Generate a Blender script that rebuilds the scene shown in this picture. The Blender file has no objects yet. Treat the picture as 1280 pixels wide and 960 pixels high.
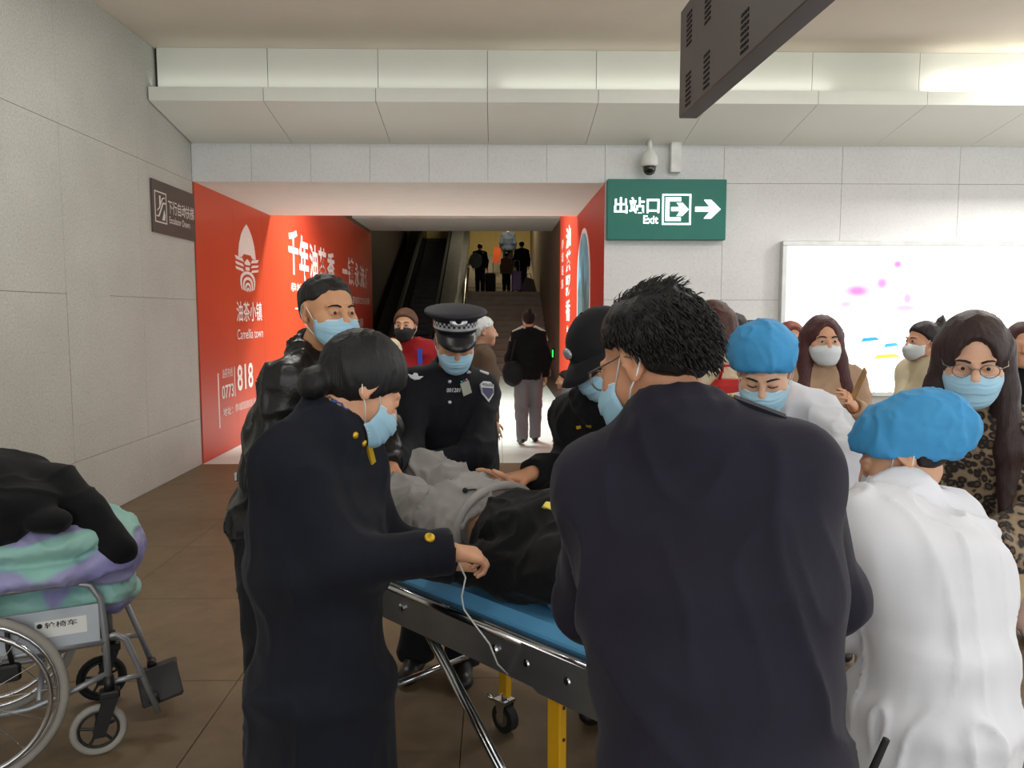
import bpy, math, random
import numpy as np
from mathutils import Matrix, Vector

S = bpy.context.scene
COL = S.collection
FPX = 980.0
PITCH = math.radians(5.13)
YAW = math.radians(1.23)
CAM_Z = 1.6

# ------------------------------------------------------------------ camera
cam_data = bpy.data.cameras.new('camera')
cam = bpy.data.objects.new('camera', cam_data)
COL.objects.link(cam)
cam.location = (0, 0, CAM_Z)
cam.rotation_euler = (math.pi / 2 - PITCH, 0, -YAW)
cam_data.sensor_width = 36
cam_data.lens = 36 * FPX / 1280
cam_data.clip_start = 0.02
cam_data.clip_end = 200
S.camera = cam

# ------------------------------------------------------------------ world and exposure
world = bpy.data.worlds.new('world')
S.world = world
world.use_nodes = True
wb = world.node_tree.nodes['Background']
wb.inputs[0].default_value = (0.96, 1.0, 1.0, 1)
wb.inputs[1].default_value = 1.3
S.view_settings.view_transform = 'Standard'
S.view_settings.look = 'None'
S.view_settings.gamma = 1
S.view_settings.use_curve_mapping = False
S.view_settings.exposure = 0.45


def area_light(name, loc, size, power, color=(1, 1, 1), rot=(0, 0, 0), spread=180):
    d = bpy.data.lights.new(name, 'AREA')
    d.shape = 'RECTANGLE'
    d.size, d.size_y = size
    d.energy = power
    d.color = color
    d.spread = math.radians(spread)
    o = bpy.data.objects.new(name, d)
    COL.objects.link(o)
    o.location = loc
    o.rotation_euler = rot
    return o


# unseen ceiling fittings added to light the hall, the one by the bulkhead inferred (their housings are built with the ceiling)
UNSEEN_HALL_LAMPS = [(-1.4, 5.2, 22), (2.4, 5.2, 34), (-1.4, 1.6, 8), (2.4, 1.6, 12), (-1.4, -2.2, 20), (2.4, -2.2, 20), (5.7, 6.85, 70), (6.3, 2.6, 40)]
for x, y, p in UNSEEN_HALL_LAMPS:
    area_light('unseen_hall_lamp', (x, y, 3.93), (1.1, 0.22), p, (1.0, 0.985, 0.94))
# unseen cove strips added to brighten the ceiling; bright bulkhead end suggests the right one
for x, p in [(-1.6, .5), (1.6, .8), (5.6, 3.6)]:
    area_light('cove_fill', (x, 7.41, 3.685), (3.1, 0.05), p, (1.0, 0.985, 0.94), rot=(math.radians(150), 0, 0))
# the lamps of the passage, in the raised part of its ceiling
for x, y, p in [(-1.7, 12.2, 105), (-.3, 12.2, 105)]:
    area_light('passage_lamp', (x, y, 4.5), (1.0, 0.5), p, (0.98, 1.0, 0.97), spread=130)
for x, y, p in [(0.3, 28.6, 80)]:  # unseen light added to brighten the stairs
    area_light('stair_fill', (x, y, 6.2), (1.6, 0.4), p, (1.0, 0.86, 0.55))


# ------------------------------------------------------------------ helpers
_R = Matrix.Rotation(-YAW, 3, 'Z') @ Matrix.Rotation(math.pi / 2 - PITCH, 3, 'X')


def at(px, py, Y):
    """the point of the place seen at a pixel of the 1280 x 960 photograph, Y metres into the hall"""
    r = _R @ Vector((px - 640, 480 - py, -FPX))
    t = Y / r.y
    return np.array((r.x * t, Y, CAM_Z + r.z * t))


def V(*a):
    return np.array(a, dtype=float)


def unit(v):
    v = np.asarray(v, float)
    return v / (np.linalg.norm(v) + 1e-12)


def tag(o, label=None, cat=None, group=None, kind=None):
    if label:
        o['label'] = label
    if cat:
        o['category'] = cat
    if group:
        o['group'] = group
    if kind:
        o['kind'] = kind
    return o


def empty(name, loc, label=None, cat=None, group=None, kind=None):
    o = bpy.data.objects.new(name, None)
    o.empty_display_size = 0.1
    COL.objects.link(o)
    o.location = loc
    return tag(o, label, cat, group, kind)


_worldloc = {}


def wloc(o):
    p = V(0, 0, 0)
    while o is not None:
        p = p + np.array(o.location)
        o = o.parent
    return p


def link_mesh(name, me, m, parent=None, origin=None):
    o = bpy.data.objects.new(name, me)
    COL.objects.link(o)
    if m is not None:
        ms = m if isinstance(m, (list, tuple)) else [m]
        if not me.materials:
            for q in ms:
                me.materials.append(q)
    if parent is not None:
        o.parent = parent
    if origin is not None:
        base = wloc(parent) if parent is not None else V(0, 0, 0)
        o.location = tuple(np.asarray(origin, float) - base)
    return o


def raw_mesh(name, v, faces_idx, faces_len, smooth=True, mats=None):
    """fast mesh from a vertex array and flat polygon arrays"""
    me = bpy.data.meshes.new(name)
    v = np.asarray(v, np.float32)
    idx = np.asarray(faces_idx, np.int32).ravel()
    ln = np.asarray(faces_len, np.int32)
    me.vertices.add(len(v))
    me.vertices.foreach_set('co', v.ravel())
    me.loops.add(len(idx))
    me.loops.foreach_set('vertex_index', idx)
    me.polygons.add(len(ln))
    st = np.zeros(len(ln), np.int32)
    st[1:] = np.cumsum(ln)[:-1]
    me.polygons.foreach_set('loop_start', st)
    if smooth:
        me.polygons.foreach_set('use_smooth', np.ones(len(ln), bool))
    if mats is not None:
        me.polygons.foreach_set('material_index', np.asarray(mats, np.int32))
    me.update(calc_edges=True)
    me.validate()
    return me


class MB:
    """collects boxes, tubes, lathes, prisms and sheets (world coordinates) into one mesh"""

    def __init__(self):
        self.v, self.f, self.m, self.mi = [], [], [], 0

    def add(self, vs, fs):
        b = len(self.v)
        self.v.extend([tuple(map(float, p)) for p in vs])
        for f in fs:
            self.f.append([b + i for i in f])
            self.m.append(self.mi)
        return self

    def box(self, c, s, M=None, bev=0.0):
        """box of full size s centred on c; bev chamfers its vertical-plane outline"""
        sx, sy, sz = [q / 2 for q in s]
        M = np.eye(3) if M is None else np.asarray(M, float)
        c = np.asarray(c, float)
        if bev <= 0:
            vs = [V(x, y, z) for z in (-sz, sz) for x, y in ((-sx, -sy), (sx, -sy), (sx, sy), (-sx, sy))]
            fs = [(3, 2, 1, 0), (4, 5, 6, 7), (0, 1, 5, 4), (1, 2, 6, 5), (2, 3, 7, 6), (3, 0, 4, 7)]
        else:
            b = min(bev, sx * .9, sy * .9, sz * .9)
            def ring(dx, dy, z):
                return [V(x, y, z) for x, y in ((-dx + b, -dy), (dx - b, -dy), (dx, -dy + b), (dx, dy - b), (dx - b, dy), (-dx + b, dy), (-dx, dy - b), (-dx, -dy + b))]
            vs = ring(sx - b * .7, sy - b * .7, -sz) + ring(sx, sy, -sz + b) + ring(sx, sy, sz - b) + ring(sx - b * .7, sy - b * .7, sz)
            fs = [tuple(range(7, -1, -1)), tuple(range(24, 32))]
            for r in range(3):
                for i in range(8):
                    j = (i + 1) % 8
                    fs.append((r * 8 + i, r * 8 + j, r * 8 + 8 + j, r * 8 + 8 + i))
        return self.add([M @ p + c for p in vs], fs)

    def tube(self, pts, r, n=8, caps=True, closed=False):
        pts = [np.asarray(p, float) for p in pts]
        rs = r if isinstance(r, (list, tuple)) else [r] * len(pts)
        vs, fs = [], []
        up = V(0, 0, 1)
        t0 = unit(pts[1] - pts[0])
        if abs(t0 @ up) > .95:
            up = V(1, 0, 0)
        a = unit(np.cross(t0, up))
        m = len(pts)
        for i, p in enumerate(pts):
            if closed:
                t = unit(pts[(i + 1) % m] - pts[i - 1])
            else:
                t = unit(pts[min(i + 1, m - 1)] - pts[max(i - 1, 0)])
            a = unit(a - t * (a @ t))
            b = np.cross(t, a)
            for k in range(n):
                q = 2 * math.pi * k / n
                vs.append(p + rs[i] * (math.cos(q) * a + math.sin(q) * b))
        for i in range(m if closed else m - 1):
            for k in range(n):
                k2 = (k + 1) % n
                j = (i + 1) % m
                fs.append((i * n + k, i * n + k2, j * n + k2, j * n + k))
        if caps and not closed:
            fs.append(tuple(range(n - 1, -1, -1)))
            fs.append(tuple(range((m - 1) * n, m * n)))
        return self.add(vs, fs)

    def lathe(self, prof, c=(0, 0, 0), M=None, n=24, sx=1.0, sy=1.0):
        """prof: list of (radius, height); axis is local z"""
        M = np.eye(3) if M is None else np.asarray(M, float)
        c = np.asarray(c, float)
        vs, fs = [], []
        for r, z in prof:
            for k in range(n):
                q = 2 * math.pi * k / n
                vs.append(M @ V(r * sx * math.cos(q), r * sy * math.sin(q), z) + c)
        for i in range(len(prof) - 1):
            for k in range(n):
                k2 = (k + 1) % n
                fs.append((i * n + k, i * n + k2, i * n + n + k2, i * n + n + k))
        fs.append(tuple(range(n - 1, -1, -1)))
        fs.append(tuple(range((len(prof) - 1) * n, len(prof) * n)))
        return self.add(vs, fs)

    def prism(self, poly, o, ex, ey, ez, depth):
        """polygon in the plane (ex, ey) at o, extruded by depth along ez (ez = ex x ey for outward faces)"""
        o, ex, ey, ez = [np.asarray(q, float) for q in (o, ex, ey, ez)]
        n = len(poly)
        vs = [o + ex * p[0] + ey * p[1] for p in poly] + [o + ex * p[0] + ey * p[1] + ez * depth for p in poly]
        fs = [tuple(range(n - 1, -1, -1)), tuple(range(n, 2 * n))]
        for i in range(n):
            j = (i + 1) % n
            fs.append((i, j, n + j, n + i))
        return self.add(vs, fs)

    def grid(self, P, thick=0.0, closed_u=False):
        """sheet from an array P[i][j] of points; thick > 0 gives it a back"""
        P = np.asarray(P, float)
        nu, nv = P.shape[:2]
        fs = []
        vs = list(P.reshape(-1, 3))
        for i in range(nu if closed_u else nu - 1):
            for j in range(nv - 1):
                i2 = (i + 1) % nu
                fs.append((i * nv + j, i2 * nv + j, i2 * nv + j + 1, i * nv + j + 1))
        if thick:
            du = np.gradient(P, axis=0)
            dv = np.gradient(P, axis=1)
            nn = np.cross(du, dv)
            nn /= (np.linalg.norm(nn, axis=2, keepdims=True) + 1e-9)
            Q = P - nn * thick
            b = len(vs)
            vs += list(Q.reshape(-1, 3))
            fs += [tuple(b + q for q in f[::-1]) for f in list(fs)]
            rim = [i * nv for i in range(nu)] + [(nu - 1) * nv + j for j in range(1, nv)] + [i * nv + nv - 1 for i in range(nu - 2, -1, -1)] + [j for j in range(nv - 2, 0, -1)]
            if not closed_u:
                for a, c in zip(rim, rim[1:] + rim[:1]):
                    fs.append((c, a, b + a, b + c))
        return self.add(vs, fs)

    def build(self, name, m, parent=None, origin=None, smooth=False):
        """one mesh object; origin (world) becomes its origin, else its parent's"""
        if origin is None:
            origin = wloc(parent) if parent is not None else V(0, 0, 0)
        o = np.asarray(origin, float)
        me = bpy.data.meshes.new(name)
        me.from_pydata([tuple(np.array(p) - o) for p in self.v], [], self.f)
        if smooth:
            for p in me.polygons:
                p.use_smooth = True
        if any(self.m):
            me.polygons.foreach_set('material_index', self.m)
        me.update()
        ob = link_mesh(name, me, m, parent, origin)
        if smooth == 'auto':
            md = None
        return ob


def smooth_by_angle(o, deg=35):
    me = o.data
    try:
        me.set_sharp_from_angle(angle=math.radians(deg))
    except Exception:
        pass
    return o


# ------------------------------------------------------------------ materials
_mats = {}


def srgb(r, g, b):
    f = lambda c: (c / 255 / 12.92) if c / 255 <= .04045 else ((c / 255 + .055) / 1.055) ** 2.4
    return (f(r), f(g), f(b))


class NT:
    """small helper round a node tree"""

    def __init__(self, name):
        self.m = bpy.data.materials.new(name)
        self.m.use_nodes = True
        self.t = self.m.node_tree
        self.b = self.t.nodes['Principled BSDF']

    def n(self, kind, **kw):
        x = self.t.nodes.new(kind)
        for k, v in kw.items():
            if k in x.inputs.keys() if hasattr(x.inputs, 'keys') else False:
                x.inputs[k].default_value = v
            else:
                setattr(x, k, v)
        return x

    def l(self, a, b):
        self.t.links.new(a, b)

    def coords(self, kind='pos', scale=None):
        if kind == 'pos':
            s = self.n('ShaderNodeNewGeometry').outputs['Position']
        else:
            s = self.n('ShaderNodeTexCoord').outputs['Object']
        if scale is not None:
            mp = self.n('ShaderNodeMapping')
            mp.inputs['Scale'].default_value = scale
            self.l(s, mp.inputs['Vector'])
            s = mp.outputs['Vector']
        return s

    def ramp(self, fac, stops):
        r = self.n('ShaderNodeValToRGB')
        e = r.color_ramp.elements
        while len(e) < len(stops):
            e.new(0.5)
        for q, (p, c) in zip(e, stops):
            q.position = p
            q.color = (*c, 1) if len(c) == 3 else c
        self.l(fac, r.inputs[0])
        return r.outputs[0]

    def noise(self, vec, scale, detail=4, rough=.55):
        x = self.n('ShaderNodeTexNoise')
        x.inputs['Scale'].default_value = scale
        x.inputs['Detail'].default_value = detail
        x.inputs['Roughness'].default_value = rough
        self.l(vec, x.inputs['Vector'])
        return x.outputs['Fac']

    def bump(self, h, strength=.3, dist=.01):
        b = self.n('ShaderNodeBump')
        b.inputs['Strength'].default_value = strength
        b.inputs['Distance'].default_value = dist
        self.l(h, b.inputs['Height'])
        self.l(b.outputs[0], self.b.inputs['Normal'])


def mat(name, col, rough=.6, metal=0.0, var=.12, nscale=6.0, bump=0.0, bscale=120.0, spec=.5, emit=0.0, stretch=None, sheen=0.0, obj=False, trans=0.0):
    """one plain surface: colour with a little procedural variation and fine relief"""
    if name in _mats:
        return _mats[name]
    k = NT(name)
    b = k.b
    c = srgb(*col)
    co = k.coords('obj' if obj else 'pos', stretch)
    f = k.noise(co, nscale)
    lo = tuple(max(0, q * (1 - var)) for q in c)
    hi = tuple(min(1, q * (1 + var)) for q in c)
    r = k.ramp(f, [(.3, lo), (.7, hi)])
    k.l(r, b.inputs['Base Color'])
    b.inputs['Roughness'].default_value = rough
    b.inputs['Metallic'].default_value = metal
    b.inputs['Specular IOR Level'].default_value = spec
    if sheen:
        b.inputs['Sheen Weight'].default_value = sheen
        b.inputs['Sheen Roughness'].default_value = .5
    if emit:
        k.l(r, b.inputs['Emission Color'])
        b.inputs['Emission Strength'].default_value = emit
    if trans:
        b.inputs['Transmission Weight'].default_value = trans
    if bump:
        k.bump(k.noise(co, bscale, 3), bump, .004)
    _mats[name] = k.m
    return k.m


# ------------------------------------------------------------------ lettering
_texts = []


def lettering(txt, o, ex, ey, w, h, m, parent, name='lettering', bold=0.0, depth=.004):
    """text filling the rectangle w x h whose lower left corner is o (axes ex, ey); built as a mesh"""
    cu = bpy.data.curves.new('lettering', 'FONT')
    cu.body = txt
    cu.size = 1.0
    cu.offset = bold
    cu.resolution_u = 3
    cu.fill_mode = 'FRONT'
    ob = bpy.data.objects.new('lettering_tmp', cu)
    COL.objects.link(ob)
    _texts.append((ob, o, ex, ey, w, h, m, parent, name, depth))


def flush_lettering():
    dg = bpy.context.evaluated_depsgraph_get()
    dg.update()
    for ob, o, ex, ey, w, h, m, parent, name, depth in _texts:
        me = bpy.data.meshes.new_from_object(ob.evaluated_get(dg))
        n = len(me.vertices)
        co = np.zeros(n * 3, np.float32)
        me.vertices.foreach_get('co', co)
        co = co.reshape(-1, 3)
        lo, hi = co.min(0), co.max(0)
        ex_, ey_ = unit(ex), unit(ey)
        ez = np.cross(ex_, ey_)
        u = (co[:, 0] - lo[0]) / max(hi[0] - lo[0], 1e-6) * w
        q = (co[:, 1] - lo[1]) / max(hi[1] - lo[1], 1e-6) * h
        base = np.asarray(o, float)
        W = base + u[:, None] * ex_ + q[:, None] * ey_ + ez * depth
        pl = wloc(parent) if parent is not None else V(0, 0, 0)
        me.vertices.foreach_set('co', (W - pl).astype(np.float32).ravel())
        me.materials.clear()
        me.update()
        c = ob.data
        bpy.data.objects.remove(ob)
        bpy.data.curves.remove(c)
        x = link_mesh(name, me, m, parent)
    _texts.clear()
# ================================================================== THE SETTING
XL, XR, YW = -3.13, 1.15, 8.33
ZC, ZB, ZP = 4.03, 3.35, 2.96


def granite(name, base, light, dark, rough=.45, sc=1.0):
    k = NT(name)
    co = k.coords('pos')
    f1 = k.noise(co, 1.3 * sc, 5, .6)
    f2 = k.noise(co, 62 * sc, 2, .7)
    a = k.ramp(f1, [(.3, srgb(*[c * .93 for c in base])), (.72, srgb(*base))])
    sp = k.ramp(f2, [(.40, (0, 0, 0)), (.47, (.5, .5, .5)), (.60, (.5, .5, .5)), (.68, (1, 1, 1))])
    mx = k.n('ShaderNodeMix', data_type='RGBA', blend_type='OVERLAY')
    mx.inputs['Factor'].default_value = .16
    k.l(a, mx.inputs['A'])
    k.l(sp, mx.inputs['B'])
    k.l(mx.outputs['Result'], k.b.inputs['Base Color'])
    k.b.inputs['Roughness'].default_value = rough
    k.bump(f2, .12, .002)
    return k.m


def floor_stone():
    k = NT('floor_stone')
    co = k.coords('pos')
    f1 = k.noise(co, .9, 6, .65)
    f2 = k.noise(co, 9, 4, .6)
    a = k.ramp(f1, [(.28, srgb(104, 86, 64)), (.5, srgb(114, 96, 73)), (.75, srgb(124, 106, 83))])
    b = k.ramp(f2, [(.35, (.36, .36, .36)), (.65, (.6, .6, .6))])
    mx = k.n('ShaderNodeMix', data_type='RGBA', blend_type='OVERLAY')
    mx.inputs['Factor'].default_value = .35
    k.l(a, mx.inputs['A'])
    k.l(b, mx.inputs['B'])
    k.l(mx.outputs['Result'], k.b.inputs['Base Color'])
    k.b.inputs['Roughness'].default_value = .5
    k.b.inputs['Specular IOR Level'].default_value = .35
    k.bump(f2, .05, .003)
    return k.m


M_FLOOR = floor_stone()
M_PFLOOR = mat('lit_passage_stone', (214, 228, 224), .42, var=.06, nscale=2.5, bump=.04, bscale=40)  # paler than the hall floor, passage light put into the colour
M_JOINT = mat('joint_mortar', (80, 68, 54), .9)
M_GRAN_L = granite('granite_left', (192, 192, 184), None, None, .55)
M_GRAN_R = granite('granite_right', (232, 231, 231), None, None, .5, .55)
M_GJOINT = mat('granite_joint', (140, 138, 134), .9)
M_CEIL = mat('ceiling_paint', (224, 214, 200), .8, var=.04, nscale=1.2)
M_PANEL = mat('white_metal_panel', (236, 238, 228), .5, var=.025, nscale=1.0, spec=.3)
M_BEAM = mat('beam_paint', (210, 212, 204), .75, var=.03)
M_BROWNW = mat('brown_stone', (120, 104, 90), .6, var=.2, nscale=3)
M_DARKW = mat('dark_wall', (60, 52, 50), .6)
M_BACKW = mat('yellow_wall', (205, 182, 118), .7, var=.06)
M_STEEL = mat('brushed_steel', (170, 170, 170), .32, 1.0, var=.05)
M_CHROME = mat('chrome', (205, 205, 208), .16, 1.0, var=.03)
M_BLACK = mat('black_plastic', (22, 22, 24), .45)
M_RUBBER = mat('black_rubber', (16, 16, 17), .8)
M_WHITEP = mat('white_plastic', (226, 226, 222), .4)
M_PRINT = mat('white_print', (238, 230, 226), .6, var=.02)


def struct(name, mb, m, parent=None, origin=None):
    o = mb.build(name, m, parent, origin)
    o['kind'] = 'structure'
    return o


def box_obj(name, lo, hi, m, parent=None, bev=0.0, kind=None):
    lo, hi = V(*lo), V(*hi)
    o = MB().box((lo + hi) / 2, hi - lo, None, bev).build(name, m, parent, (lo + hi) / 2)
    if kind:
        o['kind'] = kind
    return o


_share = {}


def piece(name, size, m, parent, loc, bev=.003, key=None):
    """one slab, tile or panel; alike pieces share their mesh"""
    k = (name, tuple(round(s, 3) for s in size), m.name)
    if k not in _share:
        o = MB().box(loc, size, None, bev).build(name, m, parent, loc)
        _share[k] = o.data
        return o
    return link_mesh(name, _share[k], None, parent, loc)


# ---- floor
fl = box_obj('floor', (XL, -4.0, -.22), (9.0, YW, -.018), M_JOINT, kind='structure')
nx = 10
for i in range(nx):
    for j in range(11):
        y0 = YW - 1.0 * (j + 1)
        piece('floor_tile', (.998, .998, .018), M_FLOOR, fl, (XL + i + .5, y0 + .5, -.009), .003)
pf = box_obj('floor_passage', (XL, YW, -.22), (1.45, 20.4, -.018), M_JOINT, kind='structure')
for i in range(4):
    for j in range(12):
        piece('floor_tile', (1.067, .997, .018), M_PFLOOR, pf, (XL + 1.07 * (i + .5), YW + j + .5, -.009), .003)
box_obj('floor_landing', (-3.6, 20.33, -.2), (-1.0, 33, -.02), M_DARKW, kind='structure')

# ---- left wall of the hall, faced with stone slabs
wl = box_obj('wall_left', (XL - .3, -4, -.02), (XL - .016, YW, ZC + .1), M_GJOINT, kind='structure')
rows = [(0, .494), (.494, 1.744), (1.744, 2.96), (2.96, ZC)]
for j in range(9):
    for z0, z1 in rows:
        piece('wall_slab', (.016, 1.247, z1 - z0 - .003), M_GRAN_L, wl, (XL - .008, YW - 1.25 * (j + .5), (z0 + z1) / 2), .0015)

piece('access_panel', (.003, .64, 1.0), M_GRAN_L, wl, (XL + .0012, 6.15, 1.26), .001)
# ---- front wall to the right of the passage
wf = box_obj('wall_front', (XR + .012, YW + .016, -.02), (9.0, YW + .4, ZC + .1), M_GJOINT, kind='structure')
for i in range(6):
    for z0, z1 in rows:
        if z0 > 2.9:
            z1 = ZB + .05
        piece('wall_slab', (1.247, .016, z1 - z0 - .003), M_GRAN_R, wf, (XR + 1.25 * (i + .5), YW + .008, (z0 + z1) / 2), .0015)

# ---- the beam over the passage with its stone facing
bm_ = box_obj('trim_1', (XL, YW + .016, ZP), (XR + .012, 11.13, 4.7), M_BEAM, kind='structure')
for i in range(7):
    w = (XR - XL) / 7
    piece('facing_slab', (w - .003, .016, .42), M_GRAN_R, bm_, (XL + w * (i + .5), YW + .008, ZP + .21), .0015)

# ---- ceiling of the hall and the bulkhead in front of the wall
box_obj('ceiling', (XL - .3, -4, ZC), (9.0, 7.75, ZC + .12), M_CEIL, kind='structure')
bh = struct('trim_2', MB().prism([(YW, ZB + .03), (7.37, ZB + .2), (7.37, 3.62), (7.53, 3.66), (7.53, ZC + .1), (YW, ZC + .1)], (XL, 0, 0), (0, 1, 0), (0, 0, 1), (1, 0, 0), 12.1), M_DARKW)
low = [(YW - .004, ZB), (7.335, 3.515), (7.335, 3.635), (7.46, 3.66), (7.46, 3.63), (7.365, 3.60), (7.365, 3.545), (YW - .004, ZB + .03)]
upp = [(7.50, 3.655), (7.495, ZC - .002), (7.53, ZC - .002), (7.53, 3.655)]
low_me = upp_me = None
for i in range(12):
    x0 = XL + .03 + i * 1.012 if i else XL + .012
    if i == 0:
        MB().prism(low, (0, 0, 0), (0, 1, 0), (0, 0, 1), (1, 0, 0), 1.024).build('ledge_panel', M_PANEL, bh).location = (x0 - XL + XL, 0, 0)
        MB().prism(upp, (0, 0, 0), (0, 1, 0), (0, 0, 1), (1, 0, 0), 1.004).build('fascia_panel', M_PANEL, bh).location = (x0 + .02, 0, 0)
    else:
        if low_me is None:
            a = MB().prism(low, (0, 0, 0), (0, 1, 0), (0, 0, 1), (1, 0, 0), 1.007).build('ledge_panel', M_PANEL, bh)
            b = MB().prism(upp, (0, 0, 0), (0, 1, 0), (0, 0, 1), (1, 0, 0), 1.007).build('fascia_panel', M_PANEL, bh)
            low_me, upp_me = a.data, b.data
        else:
            a = link_mesh('ledge_panel', low_me, None, bh)
            b = link_mesh('fascia_panel', upp_me, None, bh)
        a.location = (x0, 0, 0)
        b.location = (x0, 0, 0)

# ---- the passage: side walls, raised ceiling, the lower soffit before the stairs
box_obj('wall_passage_left', (XL - .3, YW, -.02), (XL, 20.2, 4.75), M_BROWNW, kind='structure')
box_obj('wall_passage_right', (XR + .012, YW + .4, -.02), (XR + .25, 14.0, 4.75), M_BROWNW, kind='structure')
box_obj('wall_stairs_right', (1.45, 13.9, -.02), (1.8, 33, 7), M_BROWNW, kind='structure')
box_obj('ceiling_passage', (XL - .3, 11.13, 4.62), (1.8, 17.55, 4.75), M_BEAM, kind='structure')
so = box_obj('trim_3', (XL - .6, 17.5, 3.69), (1.8, 20.2, 4.75), M_BEAM, kind='structure')
box_obj('wall_stairs_left', (-4.0, 20.2, -.02), (-3.62, 33, 7.0), M_DARKW, kind='structure')
box_obj('wall_back', (-4, 32.6, -.02), (1.8, 32.9, 7), M_BACKW, kind='structure')
box_obj('ceiling_stairs', (-4, 20.2, 6.9), (1.8, 33, 7.05), M_DARKW, kind='structure')
box_obj('wall_above_soffit', (-4, 20.0, 4.7), (1.8, 20.2, 7.0), M_DARKW, kind='structure')

# ---- unseen lamps of the hall and of the passage: housing and diffuser
M_GLOW = mat('lamp_diffuser', (255, 248, 236), .5, emit=2.0)
lamp_places = [('ceiling of the hall', x, y, ZC, 1.2, .3) for x, y, p in UNSEEN_HALL_LAMPS]
for idx, (wh, x, y, z, w, d) in enumerate(lamp_places):
    where = ['above the left wall end', 'above the hanging display', 'above the stretcher', 'right of the hanging display', 'behind the camera on the left', 'behind the camera on the right', 'by the bright bulkhead end on the far right', 'on the far right near the camera'][idx]
    r = empty('unseen_ceiling_lamp', (x, y, z), 'unseen slim white ceiling lamp ' + where, 'lamp', 'unseen ceiling lamps of the hall')
    hb = MB()
    for sx in (-1, 1):
        hb.box((x + sx * (w / 2 - .02), y, z - .03), (.04, d, .06))
    for sy in (-1, 1):
        hb.box((x, y + sy * (d / 2 - .02), z - .03), (w - .08, .04, .06))
    hb.build('housing', M_WHITEP, r)
    MB().box((x, y, z - .02), (w - .08, d - .08, .03)).build('diffuser', M_GLOW, r)

# ---- stairs
st = box_obj('floor_stairs', (-1.0, 20.1, -.15), (1.45, 33, -.01), M_BROWNW, kind='structure')
M_STEP = mat('stair_stone', (158, 150, 138), .6, var=.1, nscale=4)
M_NOSE = mat('yellow_nosing', (205, 180, 30), .6)
NR, RISE, TREAD = 15, .153, .36
for i in range(NR):
    z = RISE * (i + 1)
    y = 20.1 + TREAD * i
    piece('step', (2.44, TREAD + .02, RISE), M_STEP, st, (.225, y + TREAD / 2, z - RISE / 2), .006)
    MB().box((.225, y + .02, z + .001), (2.3, .03, .004)).build('nosing', M_NOSE if i == 8 else M_DARKW, st)
YL = 20.1 + TREAD * NR
ZL = RISE * NR
box_obj('landing', (-1.0, YL, ZL - .2), (1.45, 28.4, ZL), M_STEP, st)
MB().box((.1, 20.1 + TREAD * 8 - .003, RISE * 8.35), (1.0, .006, RISE * .6)).build('warning_strip', M_NOSE, st)
for i in range(11):
    z = ZL + RISE * (i + 1)
    y = 28.4 + TREAD * i
    piece('step', (2.44, TREAD + .02, RISE), M_STEP, st, (.225, y + TREAD / 2, z - RISE / 2), .006)
# stair handrail
hr = empty('stair_handrail', (-.9, 20.2, 0), 'stainless steel handrail on posts along the left of the stairs', 'handrail')
sl = RISE / TREAD
pp = [(-.9, 20.2 + t, .9 + sl * t) for t in (0, 1.8, 3.6, 5.3)] + [(-.9, 27.5, ZL + .9)]
MB().tube(pp, .028, 10).build('rail', M_CHROME, hr, smooth=True)
for t in (0, 1.3, 2.6, 3.9, 5.2):
    MB().tube([(-.9, 20.2 + t, sl * t), (-.9, 20.2 + t, .9 + sl * t)], .02, 8).build('post', M_CHROME, hr, smooth=True)

# ---- escalator
es = empty('escalator', (-2.2, 20.4, 0), 'black escalator running up beside the stairs', 'escalator')
ESL = .40
M_ESC = mat('escalator_black', (18, 17, 18), .5)
M_ESTEP = mat('escalator_step', (34, 33, 33), .5, .3)
M_EGREY = mat('escalator_cladding', (120, 122, 124), .4, .6)
EX0, EX1 = -2.74, -1.76
MB().prism([(20.4, -.02), (20.9, -.02), (32.5, 11.6 * ESL - .45), (32.5, 11.6 * ESL + .02), (20.9, .0), (20.4, .02)], (EX0 - .1, 0, 0), (0, 1, 0), (0, 0, 1), (1, 0, 0), EX1 - EX0 + .2).build('truss', M_ESC, es)
for i in range(28):
    y = 20.9 + .4 * i
    piece('escalator_step', (EX1 - EX0 - .02, .42, .16), M_ESTEP, es, ((EX0 + EX1) / 2, y + .2, .4 * ESL * i + .08), .004)


def esc_side(x0, x1, z0, z1, name, m, y0=20.6, y1=32.4):
    mb = MB()
    t0, t1 = 0, (y1 - 20.9) * ESL
    mb.prism([(y0, z0), (20.9, z0), (y1, t1 + z0), (y1, t1 + z1), (20.9, z1), (y0, z1)], (x0, 0, 0), (0, 1, 0), (0, 0, 1), (1, 0, 0), x1 - x0)
    return mb.build(name, m, es)


M_EGLASS = mat('balustrade_dark', (14, 13, 14), .25)
esc_side(EX0 - .07, EX0 - .03, .05, .92, 'balustrade', M_EGLASS)
esc_side(EX1 + .03, EX1 + .07, .05, .92, 'balustrade', M_EGLASS)
esc_side(EX0 - .09, EX0 - .01, .92, .99, 'handrail', M_RUBBER, 20.45)
esc_side(EX1 + .01, EX1 + .09, .92, .99, 'handrail', M_RUBBER, 20.45)
esc_side(EX0 - .012, EX0 + .012, .86, .92, 'trim_strip', M_STEEL)
esc_side(EX0 - .62, EX0 - .11, .0, .55, 'outer_deck', M_ESC)
esc_side(EX1 + .11, -1.02, .0, .62, 'outer_deck', M_EGREY)
esc_side(EX1 + .13, -1.2, .62, .95, 'divider_panel', M_EGREY)
MB().prism([(20.62, .02), (20.62, .28), (22.0, .28 + .56), (22.0, .58)], (EX0 - .64, 0, 0), (0, 1, 0), (0, 0, 1), (1, 0, 0), .25).build('warning_board', M_NOSE, es)

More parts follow.
